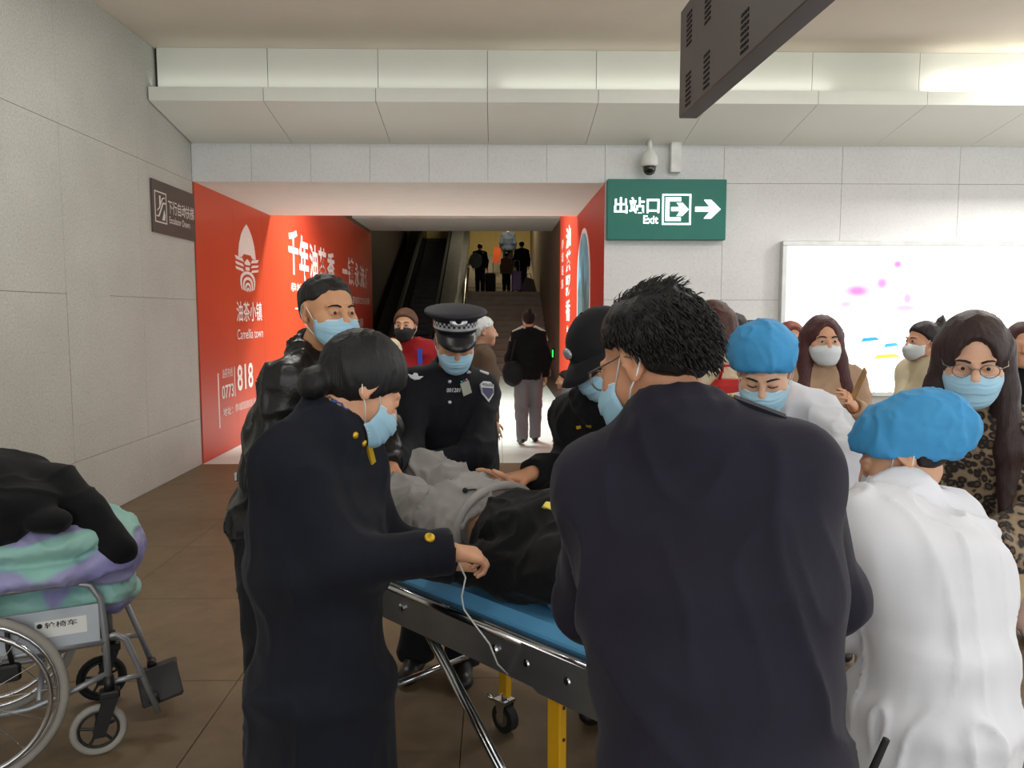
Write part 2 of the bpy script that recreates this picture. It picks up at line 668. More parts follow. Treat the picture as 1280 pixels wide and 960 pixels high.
# ---- red murals on the passage walls
def mural_mat(name, c1, c2):
    k = NT(name)
    co = k.coords('pos')
    f = k.noise(co, .25, 2, .4)
    k.l(k.ramp(f, [(.35, srgb(*c1)), (.65, srgb(*c2))]), k.b.inputs['Base Color'])
    k.b.inputs['Roughness'].default_value = .42
    k.b.inputs['Specular IOR Level'].default_value = .4
    return k.m


M_RED = mural_mat('mural_red', (190, 52, 36), (206, 78, 46))
ml = empty('wall_mural', (XL, 8.4, 0), 'long red and orange mural with white lettering on the left passage wall', 'mural')
nm = 10
for i in range(nm):
    w = (20.1 - 8.345) / nm
    piece('mural_sheet', (.012, w - .002, 3.6), M_RED, ml, (XL + .006, 8.345 + w * (i + .5), 1.8 + .003), .001)
XM = XL + .0135
eyv, ezv = V(0, 1, 0), V(0, 0, 1)


def ltext(t, y0, y1, z0, z1, bold=0.0, nm='lettering', m=M_PRINT):
    lettering(t, V(XM, y0, z0), eyv, ezv, y1 - y0, z1 - z0, m, ml, nm, bold)


# the emblem: a pointed shell above, waves below
def emblem(parent, cy, cz, w, h):
    def P(u, v):
        return (cy + u * w / 2, cz + v * h / 2)
    def flat(name, poly):
        mb = MB().prism(poly, (XM, 0, 0), (0, 1, 0), (0, 0, 1), (1, 0, 0), .004)
        mb.build(name, M_PRINT, parent)
    half = [(0, 1), (.22, .88), (.45, .68), (.62, .42), (.7, .2), (.72, .02)]
    flat('emblem_shell', [P(u, v) for u, v in half][::-1][::-1] and [P(-u, v) for u, v in half] + [P(-.45, .02), P(-.3, .12), P(.3, .12), P(.45, .02)] + [P(u, v) for u, v in half[::-1][:-1]])
    for s in (-1, 1):
        for a, b in ((.04, -.06), (-.12, -.2), (-.26, -.34)):
            poly = [P(s * .98, a), P(s * .4, a - .05), P(s * .3, b - .05), P(s * .9, b)]
            flat('emblem_bar', poly if s < 0 else poly[::-1])
    flat('emblem_roof', [P(-.26, -.12), P(0, .0), P(.26, -.12), P(.2, -.18), P(-.2, -.18)][::-1])
    flat('emblem_wall', [P(-.16, -.34), P(.16, -.34), P(.16, -.24), P(-.16, -.24)])
    for r0, r1 in ((.12, .22), (.34, .46), (.58, .72), (.84, .98)):
        poly = []
        for t in range(13):
            q = math.pi * (.04 + .92 * t / 12)
            poly.append((math.cos(q) * r1, math.sin(q) * r1 * .62 - .97))
        for t in range(12, -1, -1):
            q = math.pi * (.04 + .92 * t / 12)
            poly.append((math.cos(q) * r0, math.sin(q) * r0 * .62 - .97))
        poly = [(u * min(1, .45 + (v + 1) * .9), v) for u, v in poly]
        flat('emblem_wave', [P(u, v) for u, v in poly])


emblem(ml, 10.03, 2.285, .95, .86)
ltext('油茶小镇', 9.55, 10.58, 1.50, 1.75, .012)
ltext('Camellia town', 9.55, 10.6, 1.285, 1.41)
MB().box((XM, 8.86, .62), (.004, .03, .62)).build('rule_line', M_PRINT, ml)
MB().box((XM, 9.42, .79), (.004, .015, .36)).build('rule_line', M_PRINT, ml)
ltext('油茶热线', 8.98, 9.34, .86, .97)
ltext('0773', 8.96, 9.36, .62, .78, .02)
ltext('818', 9.50, 10.12, .66, .98, .02)
ltext('地址：恭城瑶族自治县油茶小镇', 8.98, 10.9, .42, .52)
for i, (c, y0, y1, z0, z1) in enumerate([('千', 12.02, 12.62, 2.20, 2.90), ('年', 12.66, 13.30, 2.12, 2.86), ('油', 13.36, 13.98, 2.20, 2.78), ('茶', 14.02, 14.7, 2.12, 2.78), ('香', 14.76, 15.45, 2.18, 2.76)]):
    ltext(c, y0, y1, z0, z1, .03)
ltext('恭城——油茶之乡', 12.1, 15.0, 1.94, 2.08, .01)
ltext('一', 16.2, 16.75, 2.42, 2.52, .03)
for c, y0, y1, z0, z1 in [('镇', 16.8, 17.5, 2.20, 2.80), ('永', 17.6, 18.2, 2.2, 2.75), ('流', 18.3, 18.9, 2.2, 2.72), ('传', 19.0, 19.6, 2.2, 2.7)]:
    ltext(c, y0, y1, z0, z1, .02)
ltext('中国油茶文化名镇', 16.9, 19.6, 1.82, 1.98)
MB().box((XM, 13.2, 1.68), (.004, 1.7, .025)).build('rule_line', M_PRINT, ml)
MB().box((XM, 13.4, 1.60), (.004, 1.0, .02)).build('rule_line', M_PRINT, ml)
ltext('千年古韵', 16.9, 18.6, 1.3, 1.5)

mr = empty('wall_mural', (XR, 8.4, 0), 'red mural with an arched picture and upright white lettering on the right passage wall', 'mural')
for i in range(5):
    w = (14.0 - 8.345) / 5
    piece('mural_sheet', (.012, w - .002, 3.6), M_RED, mr, (XR + .006, 8.345 + w * (i + .5), 1.803), .001)
XN = XR - .0015
M_PICSKY = mat('picture_sky', (120, 186, 214), .5, var=.3, nscale=2.0)
M_PICDARK = mat('picture_hills', (92, 132, 138), .5, var=.35, nscale=6)


def arch(y0, y1, z0, z1, n=14):
    c, hw = (y0 + y1) / 2, (y1 - y0) / 2
    zs = z0 + (z1 - z0) * .55
    p = [(y0, z0), (y1, z0)]
    for t in range(n + 1):
        q = math.pi * t / n
        p.append((c + hw * math.cos(q), zs + (z1 - zs) * math.sin(q)))
    return p


def rflat(name, poly, m, d=.004):
    MB().prism([(-y, z) for y, z in poly], (XN, 0, 0), (0, -1, 0), (0, 0, 1), (-1, 0, 0), d).build(name, m, mr)


rflat('picture_frame', arch(9.5, 11.0, 1.2, 2.70), M_PRINT)
rflat('picture', arch(9.6, 10.9, 1.24, 2.64), M_PICSKY, .006)
rflat('picture_hill', [(9.62, 1.25), (10.88, 1.25), (10.88, 1.9), (10.6, 2.1), (10.45, 1.8), (10.25, 2.35), (10.1, 1.9), (9.9, 2.05), (9.75, 1.7), (9.62, 1.9)], M_PICDARK, .008)


def rtext(t, y0, y1, z0, z1, bold=.0):
    lettering(t, V(XN - .001, y1, z0), V(0, -1, 0), V(0, 0, 1), y1 - y0, z1 - z0, M_PRINT, mr, 'lettering', bold)


for i, c in enumerate('油茶飘香'):
    z1 = 2.96 - i * .38
    rtext(c, 11.95, 12.75, z1 - .34, z1, .03)
rtext('乡', 12.2, 12.6, 1.25, 1.42, .02)
for i, c in enumerate('恭城瑶族'):
    z1 = 2.85 - i * .22
    rtext(c, 13.2, 13.6, z1 - .17, z1)
lettering('小心碰头 注意安全', V(-1.28, 20.2 - 2.71, 3.71), V(1, 0, 0), V(0, 0, 1), .62, .09, M_PRINT, so, 'lettering', .01, .003)

# ---- green exit sign
M_GREEN = mat('sign_green', (24, 112, 98), .5, var=.03, emit=.06)
M_SIGNW = mat('sign_white', (255, 255, 255), .5, emit=1.6, var=.0)
xs = empty('exit_sign', (1.79, YW, 2.36), 'green illuminated exit sign with white arrow on the stone wall', 'sign')
box_obj('sign_panel', (1.165, YW - .10, 2.365), (2.405, YW - .004, 2.985), M_GREEN, xs, .006)
ys = YW - .1005
ex, ez = V(1, 0, 0), V(0, 0, 1)
lettering('出站口', V(1.235, ys, 2.635), ex, ez, .47, .165, M_SIGNW, xs, 'lettering', .018)
lettering('Exit', V(1.54, ys, 2.53), ex, ez, .155, .085, M_SIGNW, xs, 'lettering', .02)


def sflat(name, poly, m=M_SIGNW, par=None, y=None, d=.006):
    MB().prism(poly, (0, y if y is not None else ys + .001, 0), (1, 0, 0), (0, 0, 1), (0, -1, 0), d).build(name, m, par or xs)


x0, x1, z0, z1, t = 1.735, 2.035, 2.52, 2.835, .016
for q in ([(x0, z0), (x1, z0), (x1, z0 + t), (x0, z0 + t)], [(x0, z1 - t), (x1, z1 - t), (x1, z1), (x0, z1)], [(x0, z0 + t), (x0 + t, z0 + t), (x0 + t, z1 - t), (x0, z1 - t)], [(x1 - t, z0 + t), (x1, z0 + t), (x1, z1 - t), (x1 - t, z1 - t)]):
    sflat('pictogram_frame', q)
sflat('pictogram_bracket', [(1.77, 2.56), (1.93, 2.56), (1.93, 2.595), (1.81, 2.595), (1.81, 2.76), (1.93, 2.76), (1.93, 2.80), (1.77, 2.80)])
sflat('pictogram_arrow', [(1.83, 2.66), (1.92, 2.66), (1.885, 2.61), (1.945, 2.61), (2.01, 2.677), (1.945, 2.745), (1.885, 2.745), (1.92, 2.70), (1.83, 2.70)])
sflat('arrow', [(2.08, 2.655), (2.23, 2.655), (2.17, 2.585), (2.245, 2.585), (2.345, 2.68), (2.245, 2.775), (2.17, 2.775), (2.23, 2.705), (2.08, 2.705)])

# ---- dark wayfinding sign on the left wall
M_SIGNB = mat('sign_brown', (78, 70, 64), .5, var=.03)
ws = empty('wayfinding_sign', (XL, 7.8, 2.36), 'dark brown escalator sign with white symbol on the left wall', 'sign')
box_obj('sign_panel', (XL + .001, 7.31, 2.345), (XL + .022, 8.322, 2.825), M_SIGNB, ws, .002)
XS = XL + .0225
M_SIGNP = mat('sign_print', (214, 208, 200), .6, var=.02)


def wbox(y0, y1, z0, z1, nm='symbol_frame'):
    MB().box((XS, (y0 + y1) / 2, (z0 + z1) / 2), (.003, y1 - y0, z1 - z0)).build(nm, M_SIGNP, ws)


for q in ((7.35, 7.61, 2.44, 2.452), (7.35, 7.61, 2.715, 2.727), (7.35, 7.362, 2.452, 2.715), (7.598, 7.61, 2.452, 2.715)):
    wbox(*q)
MB().tube([(XS, 7.38, 2.50), (XS, 7.43, 2.50), (XS, 7.53, 2.63), (XS, 7.58, 2.63)], .008, 4).build('symbol_stairs', M_SIGNP, ws)
MB().tube([(XS, 7.40, 2.55), (XS, 7.44, 2.57), (XS, 7.52, 2.67), (XS, 7.57, 2.68)], .006, 4).build('symbol_rail', M_SIGNP, ws)
MB().tube([(XS, 7.46, 2.60), (XS, 7.46, 2.69)], .009, 4).build('symbol_person', M_SIGNP, ws)
MB().prism([(7.50, 2.47), (7.56, 2.47), (7.575, 2.52), (7.55, 2.57), (7.53, 2.52)], (XS, 0, 0), (0, 1, 0), (0, 0, 1), (1, 0, 0), .002).build('symbol_arrow', M_SIGNP, ws)
lettering('下行自动扶梯', V(XS - .001, 7.64, 2.55), eyv, ezv, .64, .13, M_SIGNP, ws, 'lettering', .01)
lettering('Escalator Down', V(XS - .001, 7.66, 2.46), eyv, ezv, .5, .065, M_SIGNP, ws, 'lettering', .01)

# ---- light box on the right
def lightbox_mat():
    k = NT('lightbox_print')
    co = k.coords('pos')
    def blob(c, r, s=1.0):
        d = k.n('ShaderNodeVectorMath', operation='SUBTRACT')
        k.l(co, d.inputs[0])
        d.inputs[1].default_value = c
        sc_ = k.n('ShaderNodeVectorMath', operation='MULTIPLY')
        k.l(d.outputs[0], sc_.inputs[0])
        sc_.inputs[1].default_value = (1 / r[0], 0, 1 / r[1])
        ln = k.n('ShaderNodeVectorMath', operation='LENGTH')
        k.l(sc_.outputs[0], ln.inputs[0])
        m_ = k.n('ShaderNodeMapRange')
        m_.inputs['From Min'].default_value = 1.0
        m_.inputs['From Max'].default_value = .2
        m_.inputs['To Max'].default_value = min(1.0, s * 1.35)
        k.l(ln.outputs['Value'], m_.inputs['Value'])
        return m_.outputs[0]
    tot = None
    for c, r, s in [((4.26, 0, 2.12), (.09, .08), .8), ((3.84, 0, 1.84), (.26, .12), .8), ((4.1, 0, 1.92), (.12, .12), .7), ((3.72, 0, 1.70), (.16, .08), .55), ((4.38, 0, 1.76), (.1, .14), .6), ((4.36, 0, 1.66), (.3, .08), .55), ((4.72, 0, 1.86), (.1, .1), .35), ((4.1, 0, 1.42), (.05, .06), .5), ((3.07, 0, 1.6), (.07, .8), .45), ((3.9, 0, 1.16), (.5, .08), .3)]:
        b_ = blob(c, r, s)
        if tot is None:
            tot = b_
        else:
            mx = k.n('ShaderNodeMath', operation='MAXIMUM')
            k.l(tot, mx.inputs[0])
            k.l(b_, mx.inputs[1])
            tot = mx.outputs[0]
    c = k.ramp(tot, [(0, (1, .985, .99)), (1, (.5, .17, .44))])
    k.l(c, k.b.inputs['Emission Color'])
    k.b.inputs['Emission Strength'].default_value = 1.35
    k.b.inputs['Base Color'].default_value = (.05, .05, .05, 1)
    k.b.inputs['Roughness'].default_value = .5
    return k.m


lb = empty('light_box', (5, YW, .7), 'large glowing white advertising light box with pale pink petals', 'light box')
LX0, LX1, LZ0, LZ1 = 3.015, 6.9, .72, 2.36
MB().box(((LX0 + LX1) / 2, YW - .03, (LZ0 + LZ1) / 2), (LX1 - LX0 - .1, .03, LZ1 - LZ0 - .1)).build('lit_panel', lightbox_mat(), lb)
fr = MB()
M_LBF = mat('lightbox_frame', (206, 206, 204), .35, .7)
for c, s in ((((LX0 + LX1) / 2, YW - .045, LZ1 - .025), (LX1 - LX0, .085, .05)), (((LX0 + LX1) / 2, YW - .045, LZ0 + .025), (LX1 - LX0, .085, .05)), ((LX0 + .025, YW - .045, (LZ0 + LZ1) / 2), (.05, .085, LZ1 - LZ0 - .1)), ((LX1 - .025, YW - .045, (LZ0 + LZ1) / 2), (.05, .085, LZ1 - LZ0 - .1))):
    MB().box(c, s, None, .004).build('frame_bar', M_LBF, lb)
for j, (x, z, w) in enumerate(((3.9, 1.30, .2), (4.15, 1.24, .16), (4.05, 1.12, .28))):
    MB().prism([(x, z), (x + w, z + .02), (x + w * .8, z + .05), (x + w * .1, z + .04)], (0, YW - .045, 0), (1, 0, 0), (0, 0, 1), (0, -1, 0), .002).build('printed_leaf', mat('print_leaf_' + str(j), [(40, 150, 190), (60, 160, 200), (190, 200, 60)][j], .5, emit=.8), lb)

# ---- dome camera and its junction cover
dc = empty('dome_camera', (1.6, YW, 3.12), 'white domed security camera above the green exit sign', 'camera')
dx, dy = 1.585, YW - .16
MB().lathe([(.02, .33), (.024, .30), (.026, .24), (.05, .225), (.075, .19), (.088, .15), (.09, .10), (.086, .075), (.07, .07)], (dx, dy, 3.03), n=28).build('housing', M_WHITEP, dc, smooth=True)
MB().lathe([(.066, .075), (.066, .05), (.06, .022), (.045, .0), (.025, -.012), (.006, -.016)], (dx, dy, 3.03), n=24).build('lens_dome', mat('camera_glass', (12, 12, 14), .06, spec=.8), dc, smooth=True)
MB().tube([(dx, dy, 3.33), (dx, dy, 3.36), (dx, YW - .02, 3.36)], .02, 10).build('arm', M_WHITEP, dc, smooth=True)
cv = box_obj('cable_cover', (1.82, YW - .09, 3.06), (1.93, YW - .002, 3.40), M_WHITEP, None, .006)
tag(cv, 'narrow white cable cover beside the dome camera', 'cover')

# ---- display hanging from the ceiling, its back to us
hd = empty('hanging_display', (.97, 3.1, 2.57), 'dark brown hanging display box with vent slots near the ceiling', 'display')
M_DISP = mat('display_case', (74, 64, 60), .5, var=.06)
M_SLOT = mat('vent_dark', (14, 12, 12), .8)
an = math.radians(-2.0)
d_ = V(math.sin(an), math.cos(an), 0)
n_ = V(math.cos(an), -math.sin(an), 0)
DM = np.array([n_, d_, V(0, 0, 1)]).T
far = V(.965, 4.0, 0)
ctr = far - d_ * 1.05
MB().box(ctr + V(0, 0, 2.827), (.092, 2.1, .512), DM, .004).build('case', M_DISP, hd)
MB().box(ctr + n_ * .048 + V(0, 0, 2.827), (.004, 2.0, .44), DM).build('screen', M_BLACK, hd)
for gi, (ty, tz) in enumerate([(.13, 2.68), (.13, 2.96), (.42, 2.68), (.42, 2.96), (.9, 2.68), (.9, 2.96), (1.5, 2.82)]):
    vb = MB()
    for r_ in range(3):
        for c_ in range(7):
            p = far - d_ * (ty + .03 * r_ + .015 * 0) - n_ * .047 + V(0, 0, tz - .08 + .023 * c_)
            vb.box(p, (.004, .022, .011), DM)
    o = vb.build('vent_slots', M_SLOT, hd)
    o['kind'] = 'stuff'
for t_ in (.35, 1.75):
    MB().tube([far - d_ * t_ + V(0, 0, 3.08), far - d_ * t_ + V(0, 0, ZC)], .018, 10).build('hanger_rod', M_BLACK, hd, smooth=True)

# ---- little green exit light low on the right passage wall
el = empty('floor_exit_light', (1.45, 19.3, .3), 'small green glowing exit light low on the passage wall', 'light')
MB().box((1.435, 19.3, .62), (.03, .42, .3), None, .004).build('housing', M_BLACK, el)
MB().box((1.418, 19.3, .62), (.006, .3, .18)).build('pictogram', mat('green_glow', (40, 230, 90), .5, emit=1.5), el)
# ================================================================== BODIES: smooth fields turned into one continuous surface
def axis(lo, hi, fine, hf, hc):
    """grid lines from lo to hi: step hf inside the fine intervals, hc elsewhere"""
    out = [lo]
    x = lo
    while x < hi:
        h = hc
        for a, b in fine:
            if a - hc < x + hf and x < b:
                h = hf
                break
        x += h
        out.append(x)
    return np.array(out, np.float32)


def smin(a, b, k):
    if k <= 0:
        return np.minimum(a, b)
    h = np.maximum(k - np.abs(a - b), 0) / k
    return np.minimum(a, b) - h * h * k * .25


def smax(a, b, k):
    return -smin(-a, -b, k)


class Field:
    def __init__(self, lo, hi, h, fine=(), hf=None):
        """fine: list of (lo, hi) boxes meshed with step hf"""
        hf = hf or h
        self.ax = [axis(lo[i], hi[i], [(b[0][i], b[1][i]) for b in fine], hf, h) for i in range(3)]
        self.F = np.full([len(a) for a in self.ax], .2, np.float32)

    def sub(self, lo, hi):
        sl = []
        for i in range(3):
            a = max(int(np.searchsorted(self.ax[i], lo[i])) - 1, 0)
            b = min(int(np.searchsorted(self.ax[i], hi[i])) + 1, len(self.ax[i]))
            if b <= a:
                return None
            sl.append(slice(a, b))
        X = self.ax[0][sl[0]][:, None, None]
        Y = self.ax[1][sl[1]][None, :, None]
        Z = self.ax[2][sl[2]][None, None, :]
        return tuple(sl), X, Y, Z

    def put(self, lo, hi, k, fn, cut=False):
        pad = k + .03
        s = self.sub(np.asarray(lo) - pad, np.asarray(hi) + pad)
        if s is None:
            return
        sl, X, Y, Z = s
        d = fn(X, Y, Z).astype(np.float32)
        if cut:
            self.F[sl] = smax(self.F[sl], -d, k)
        else:
            self.F[sl] = smin(self.F[sl], d, k)

    def rc(self, a, b, ra, rb=None, k=.03, cut=False):
        """round cone from a to b"""
        rb = ra if rb is None else rb
        a, b = np.asarray(a, float), np.asarray(b, float)
        ba = b - a
        L = float(ba @ ba) + 1e-12
        r = max(ra, rb)

        def fn(X, Y, Z):
            px, py, pz = X - a[0], Y - a[1], Z - a[2]
            h = np.clip((px * ba[0] + py * ba[1] + pz * ba[2]) / L, 0, 1)
            return np.sqrt((px - h * ba[0]) ** 2 + (py - h * ba[1]) ** 2 + (pz - h * ba[2]) ** 2) - (ra + (rb - ra) * h)
        self.put(np.minimum(a, b) - r, np.maximum(a, b) + r, k, fn, cut)
        return self

    def chain(self, pts, rs, k=.02):
        for i in range(len(pts) - 1):
            self.rc(pts[i], pts[i + 1], rs[i], rs[i + 1], k)
        return self

    def ell(self, c, r, R=None, k=.02, cut=False):
        """ellipsoid, R columns are its axes"""
        c = np.asarray(c, float)
        R = np.eye(3) if R is None else np.asarray(R, float)
        ext = np.sqrt(((R * np.asarray(r)) ** 2).sum(1))

        def fn(X, Y, Z):
            px, py, pz = X - c[0], Y - c[1], Z - c[2]
            q0 = q1 = 0
            for i in range(3):
                u = px * R[0, i] + py * R[1, i] + pz * R[2, i]
                q0 = q0 + (u / r[i]) ** 2
                q1 = q1 + (u / r[i] ** 2) ** 2
            k0 = np.sqrt(q0)
            return k0 * (k0 - 1) / (np.sqrt(q1) + 1e-6)
        self.put(c - ext, c + ext, k, fn, cut)
        return self

    def ec(self, a, b, side, wa, wb, k=.04, cap=.5):
        """bone with an elliptic cross-section: wa, wb = (half width along side, half depth)"""
        a, b = np.asarray(a, float), np.asarray(b, float)
        ba = b - a
        L = float(np.linalg.norm(ba)) + 1e-9
        t = ba / L
        s = unit(np.asarray(side, float) - t * (np.asarray(side, float) @ t))
        f = np.cross(t, s)
        r = max(*wa, *wb)

        def fn(X, Y, Z):
            px, py, pz = X - a[0], Y - a[1], Z - a[2]
            u = px * t[0] + py * t[1] + pz * t[2]
            h = np.clip(u / L, 0, 1)
            o = u - h * L
            ps = px * s[0] + py * s[1] + pz * s[2]
            pf = px * f[0] + py * f[1] + pz * f[2]
            ws = wa[0] + (wb[0] - wa[0]) * h
            wf = wa[1] + (wb[1] - wa[1]) * h
            wo = np.minimum(ws, wf) * cap
            k0 = np.sqrt((ps / ws) ** 2 + (pf / wf) ** 2 + (o / wo) ** 2)
            k1 = np.sqrt((ps / ws ** 2) ** 2 + (pf / wf ** 2) ** 2 + (o / wo ** 2) ** 2) + 1e-6
            return k0 * (k0 - 1) / k1
        self.put(np.minimum(a, b) - r, np.maximum(a, b) + r, k, fn)
        return self

    def plane(self, p, n, k=0.0):
        """keep the side n points away from (cut off where (x - p) . n > 0)"""
        p, n = np.asarray(p, float), unit(n)
        d = (self.ax[0][:, None, None] - p[0]) * n[0] + (self.ax[1][None, :, None] - p[1]) * n[1] + (self.ax[2][None, None, :] - p[2]) * n[2]
        self.F = smax(self.F, d.astype(np.float32), k)
        return self

    def mesh(self, name, m, parent, noise=None, relax=1, kind=None):
        F = self.F
        for i in range(3):
            sl = [slice(None)] * 3
            for e in (0, -1):
                sl[i] = e
                F[tuple(sl)] = np.maximum(F[tuple(sl)], .001)
        nx, ny, nz = F.shape
        S_ = F < 0
        cid, pts, quads = [], [], []
        for a in range(3):
            s0 = [slice(None)] * 3
            s1 = [slice(None)] * 3
            s0[a], s1[a] = slice(None, -1), slice(1, None)
            s0, s1 = tuple(s0), tuple(s1)
            I = np.array(np.nonzero(S_[s0] != S_[s1]))
            if I.shape[1] == 0:
                continue
            J = I.copy()
            J[a] += 1
            f0, f1 = F[tuple(I)], F[tuple(J)]
            t = f0 / (f0 - f1)
            P = np.stack([self.ax[i][I[i]] for i in range(3)], 1)
            P[:, a] += t * (self.ax[a][J[a]] - self.ax[a][I[a]])
            b, c = (a + 1) % 3, (a + 2) % 3
            q = []
            for db, dc in ((-1, -1), (0, -1), (0, 0), (-1, 0)):
                K = I.copy()
                K[b] += db
                K[c] += dc
                idx = (K[0] * ny + K[1]) * nz + K[2]
                q.append(idx)
                cid.append(idx)
                pts.append(P)
            q = np.stack(q, 1)
            flip = f0 > 0
            q[flip] = q[flip][:, ::-1]
            quads.append(q)
        if not cid:
            raise RuntimeError('empty field ' + name)
        cid = np.concatenate(cid)
        pts = np.concatenate(pts)
        quads = np.concatenate(quads)
        u, inv = np.unique(cid, return_inverse=True)
        cnt = np.bincount(inv).astype(np.float32)
        v = np.stack([np.bincount(inv, pts[:, i]) / cnt for i in range(3)], 1)
        q = np.searchsorted(u, quads)
        if relax:
            e0 = np.concatenate([q[:, 0], q[:, 1], q[:, 2], q[:, 3]])
            e1 = np.concatenate([q[:, 1], q[:, 2], q[:, 3], q[:, 0]])
            n_ = np.bincount(e0, minlength=len(v)) + np.bincount(e1, minlength=len(v))
            for it in range(relax):
                av = np.stack([(np.bincount(e0, v[e1, i], len(v)) + np.bincount(e1, v[e0, i], len(v))) / n_ for i in range(3)], 1)
                v = v * .5 + av * .5
        if noise is not None:
            nn = np.zeros_like(v)
            d1, d2 = v[q[:, 2]] - v[q[:, 0]], v[q[:, 3]] - v[q[:, 1]]
            fn = np.cross(d1, d2)
            for i in range(4):
                for c in range(3):
                    nn[:, c] += np.bincount(q[:, i], fn[:, c], len(v))
            nn /= (np.linalg.norm(nn, axis=1, keepdims=True) + 1e-12)
            v = v + nn * noise(v)[:, None]
        o = wloc(parent)
        me = raw_mesh(name, v - o, q, np.full(len(q), 4))
        ob = link_mesh(name, me, m, parent)
        if kind:
            ob['kind'] = kind
        return ob


_rng = np.random.RandomState(7)
_tab = _rng.rand(4096).astype(np.float32)


def vnoise(p):
    """smooth value noise in -1..1"""
    i = np.floor(p).astype(np.int64)
    f = (p - i).astype(np.float32)
    f = f * f * (3 - 2 * f)
    out = 0
    for dx in (0, 1):
        for dy in (0, 1):
            for dz in (0, 1):
                h = ((i[:, 0] + dx) * 73856093 ^ (i[:, 1] + dy) * 19349663 ^ (i[:, 2] + dz) * 83492791) & 4095
                w = (f[:, 0] if dx else 1 - f[:, 0]) * (f[:, 1] if dy else 1 - f[:, 1]) * (f[:, 2] if dz else 1 - f[:, 2])
                out = out + w * _tab[h]
    return out * 2 - 1


def folds(amp=.006, scale=9.0, squash=(1, 1, .45), seed=0.0, fine=.35, bias=.0):
    """cloth folds: ridged noise stretched along one direction"""
    sq = np.asarray(squash, float)

    def fn(v):
        p = v * sq * scale + seed * 13.7
        wp = np.stack([vnoise(p * .7 + 5), vnoise(p * .7 + 11), vnoise(p * .7 + 17)], 1)
        a = vnoise(p + .8 * wp)
        r = (1 - np.abs(a)) ** 5
        p2 = p * np.array([1.9, 1.9, 1.3]) + 31
        b = (1 - np.abs(vnoise(p2 + .7 * wp))) ** 5
        m = vnoise(p * .45 + 71) * .5 + .6
        return amp * 2.0 * (r * .75 + fine * 1.3 * b * m - .30 + bias) + amp * .25 * vnoise(p * 3.1 + 9)
    return fn


def lumps(amp=.004, scale=30.0, seed=0.0, squash=(1, 1, 1)):
    sq = np.asarray(squash, float)
    return lambda v: amp * (vnoise(v * sq * scale + seed * 7.3) + .5 * vnoise(v * sq * scale * 2.1 + 3.1))


def frame(fwd, up=(0, 0, 1)):
    f = unit(fwd)
    r = unit(np.cross(f, np.asarray(up, float)))
    u = np.cross(r, f)
    return np.array([r, f, u]).T        # columns: right, forward, up


# ------------------------------------------------------------------ skeleton
def stance(x, y, yaw, H=1.68, z=0.0, fem=False, walk=0.0):
    """upright joints, facing yaw degrees (0 = away from the camera, +Y; 90 = towards -X)"""
    s = H / 1.72
    a = math.radians(yaw)
    R = np.array([[math.cos(a), -math.sin(a), 0], [math.sin(a), math.cos(a), 0], [0, 0, 1]])
    sw = .158 if fem else .18
    J = dict(pelvis=(0, 0, .94), chest=(0, .0, 1.25), neck=(0, -.015, 1.455), head=(0, .02, 1.60))
    for n, g in (('R', 1), ('L', -1)):
        w = walk * g
        J['sh' + n] = (g * sw, -.01, 1.395)
        J['el' + n] = (g * (sw + .06), -.03 - w * .06, 1.11)
        J['wr' + n] = (g * (sw + .06), .05 - w * .13, .87)
        J['hip' + n] = (g * .09, 0, .90)
        J['kn' + n] = (g * .095, .03 + max(w, 0) * .12 - max(-w, 0) * .02, .49)
        J['an' + n] = (g * .10, 0 + w * .22 - max(-w, 0) * .10, .085 + max(-w, 0) * .06)
        J['toe' + n] = (g * .115, .15 + w * .22 - max(-w, 0) * .08, .03 + max(-w, 0) * .0)
    out = {k: R @ (V(*p) * s) + V(x, y, z) for k, p in J.items()}
    out['s'] = s
    out['R'] = R
    out['side'] = R @ V(1, 0, 0)
    out['face'] = R @ V(0, 1, 0)
    out['up'] = V(0, 0, 1)
    out['root'] = V(x, y, z)
    out['fem'] = fem
    return out


SKINS = {}


def skin(tone=(214, 164, 132)):
    key = 'skin_%d' % tone[0]
    if key not in _mats:
        k = NT(key)
        co = k.coords('pos')
        f = k.noise(co, 22, 3)
        c = srgb(*tone)
        k.l(k.ramp(f, [(.3, (c[0] * .9, c[1] * .84, c[2] * .82)), (.7, c)]), k.b.inputs['Base Color'])
        k.b.inputs['Roughness'].default_value = .55
        k.b.inputs['Subsurface Weight'].default_value = .08
        k.b.inputs['Subsurface Radius'].default_value = (.01, .004, .002)
        k.bump(k.noise(co, 220, 2), .08, .002)
        _mats[key] = k.m
    return _mats[key]


class Head:
    """head frame: local x right, y forward, z up, origin mid-head between the ears"""

    def __init__(self, c, face, up, s=1.0):
        self.c, self.R, self.s = np.asarray(c, float), frame(face, up), s

    def w(self, x, y, z):
        return self.c + self.R @ (V(x, y, z) * self.s)


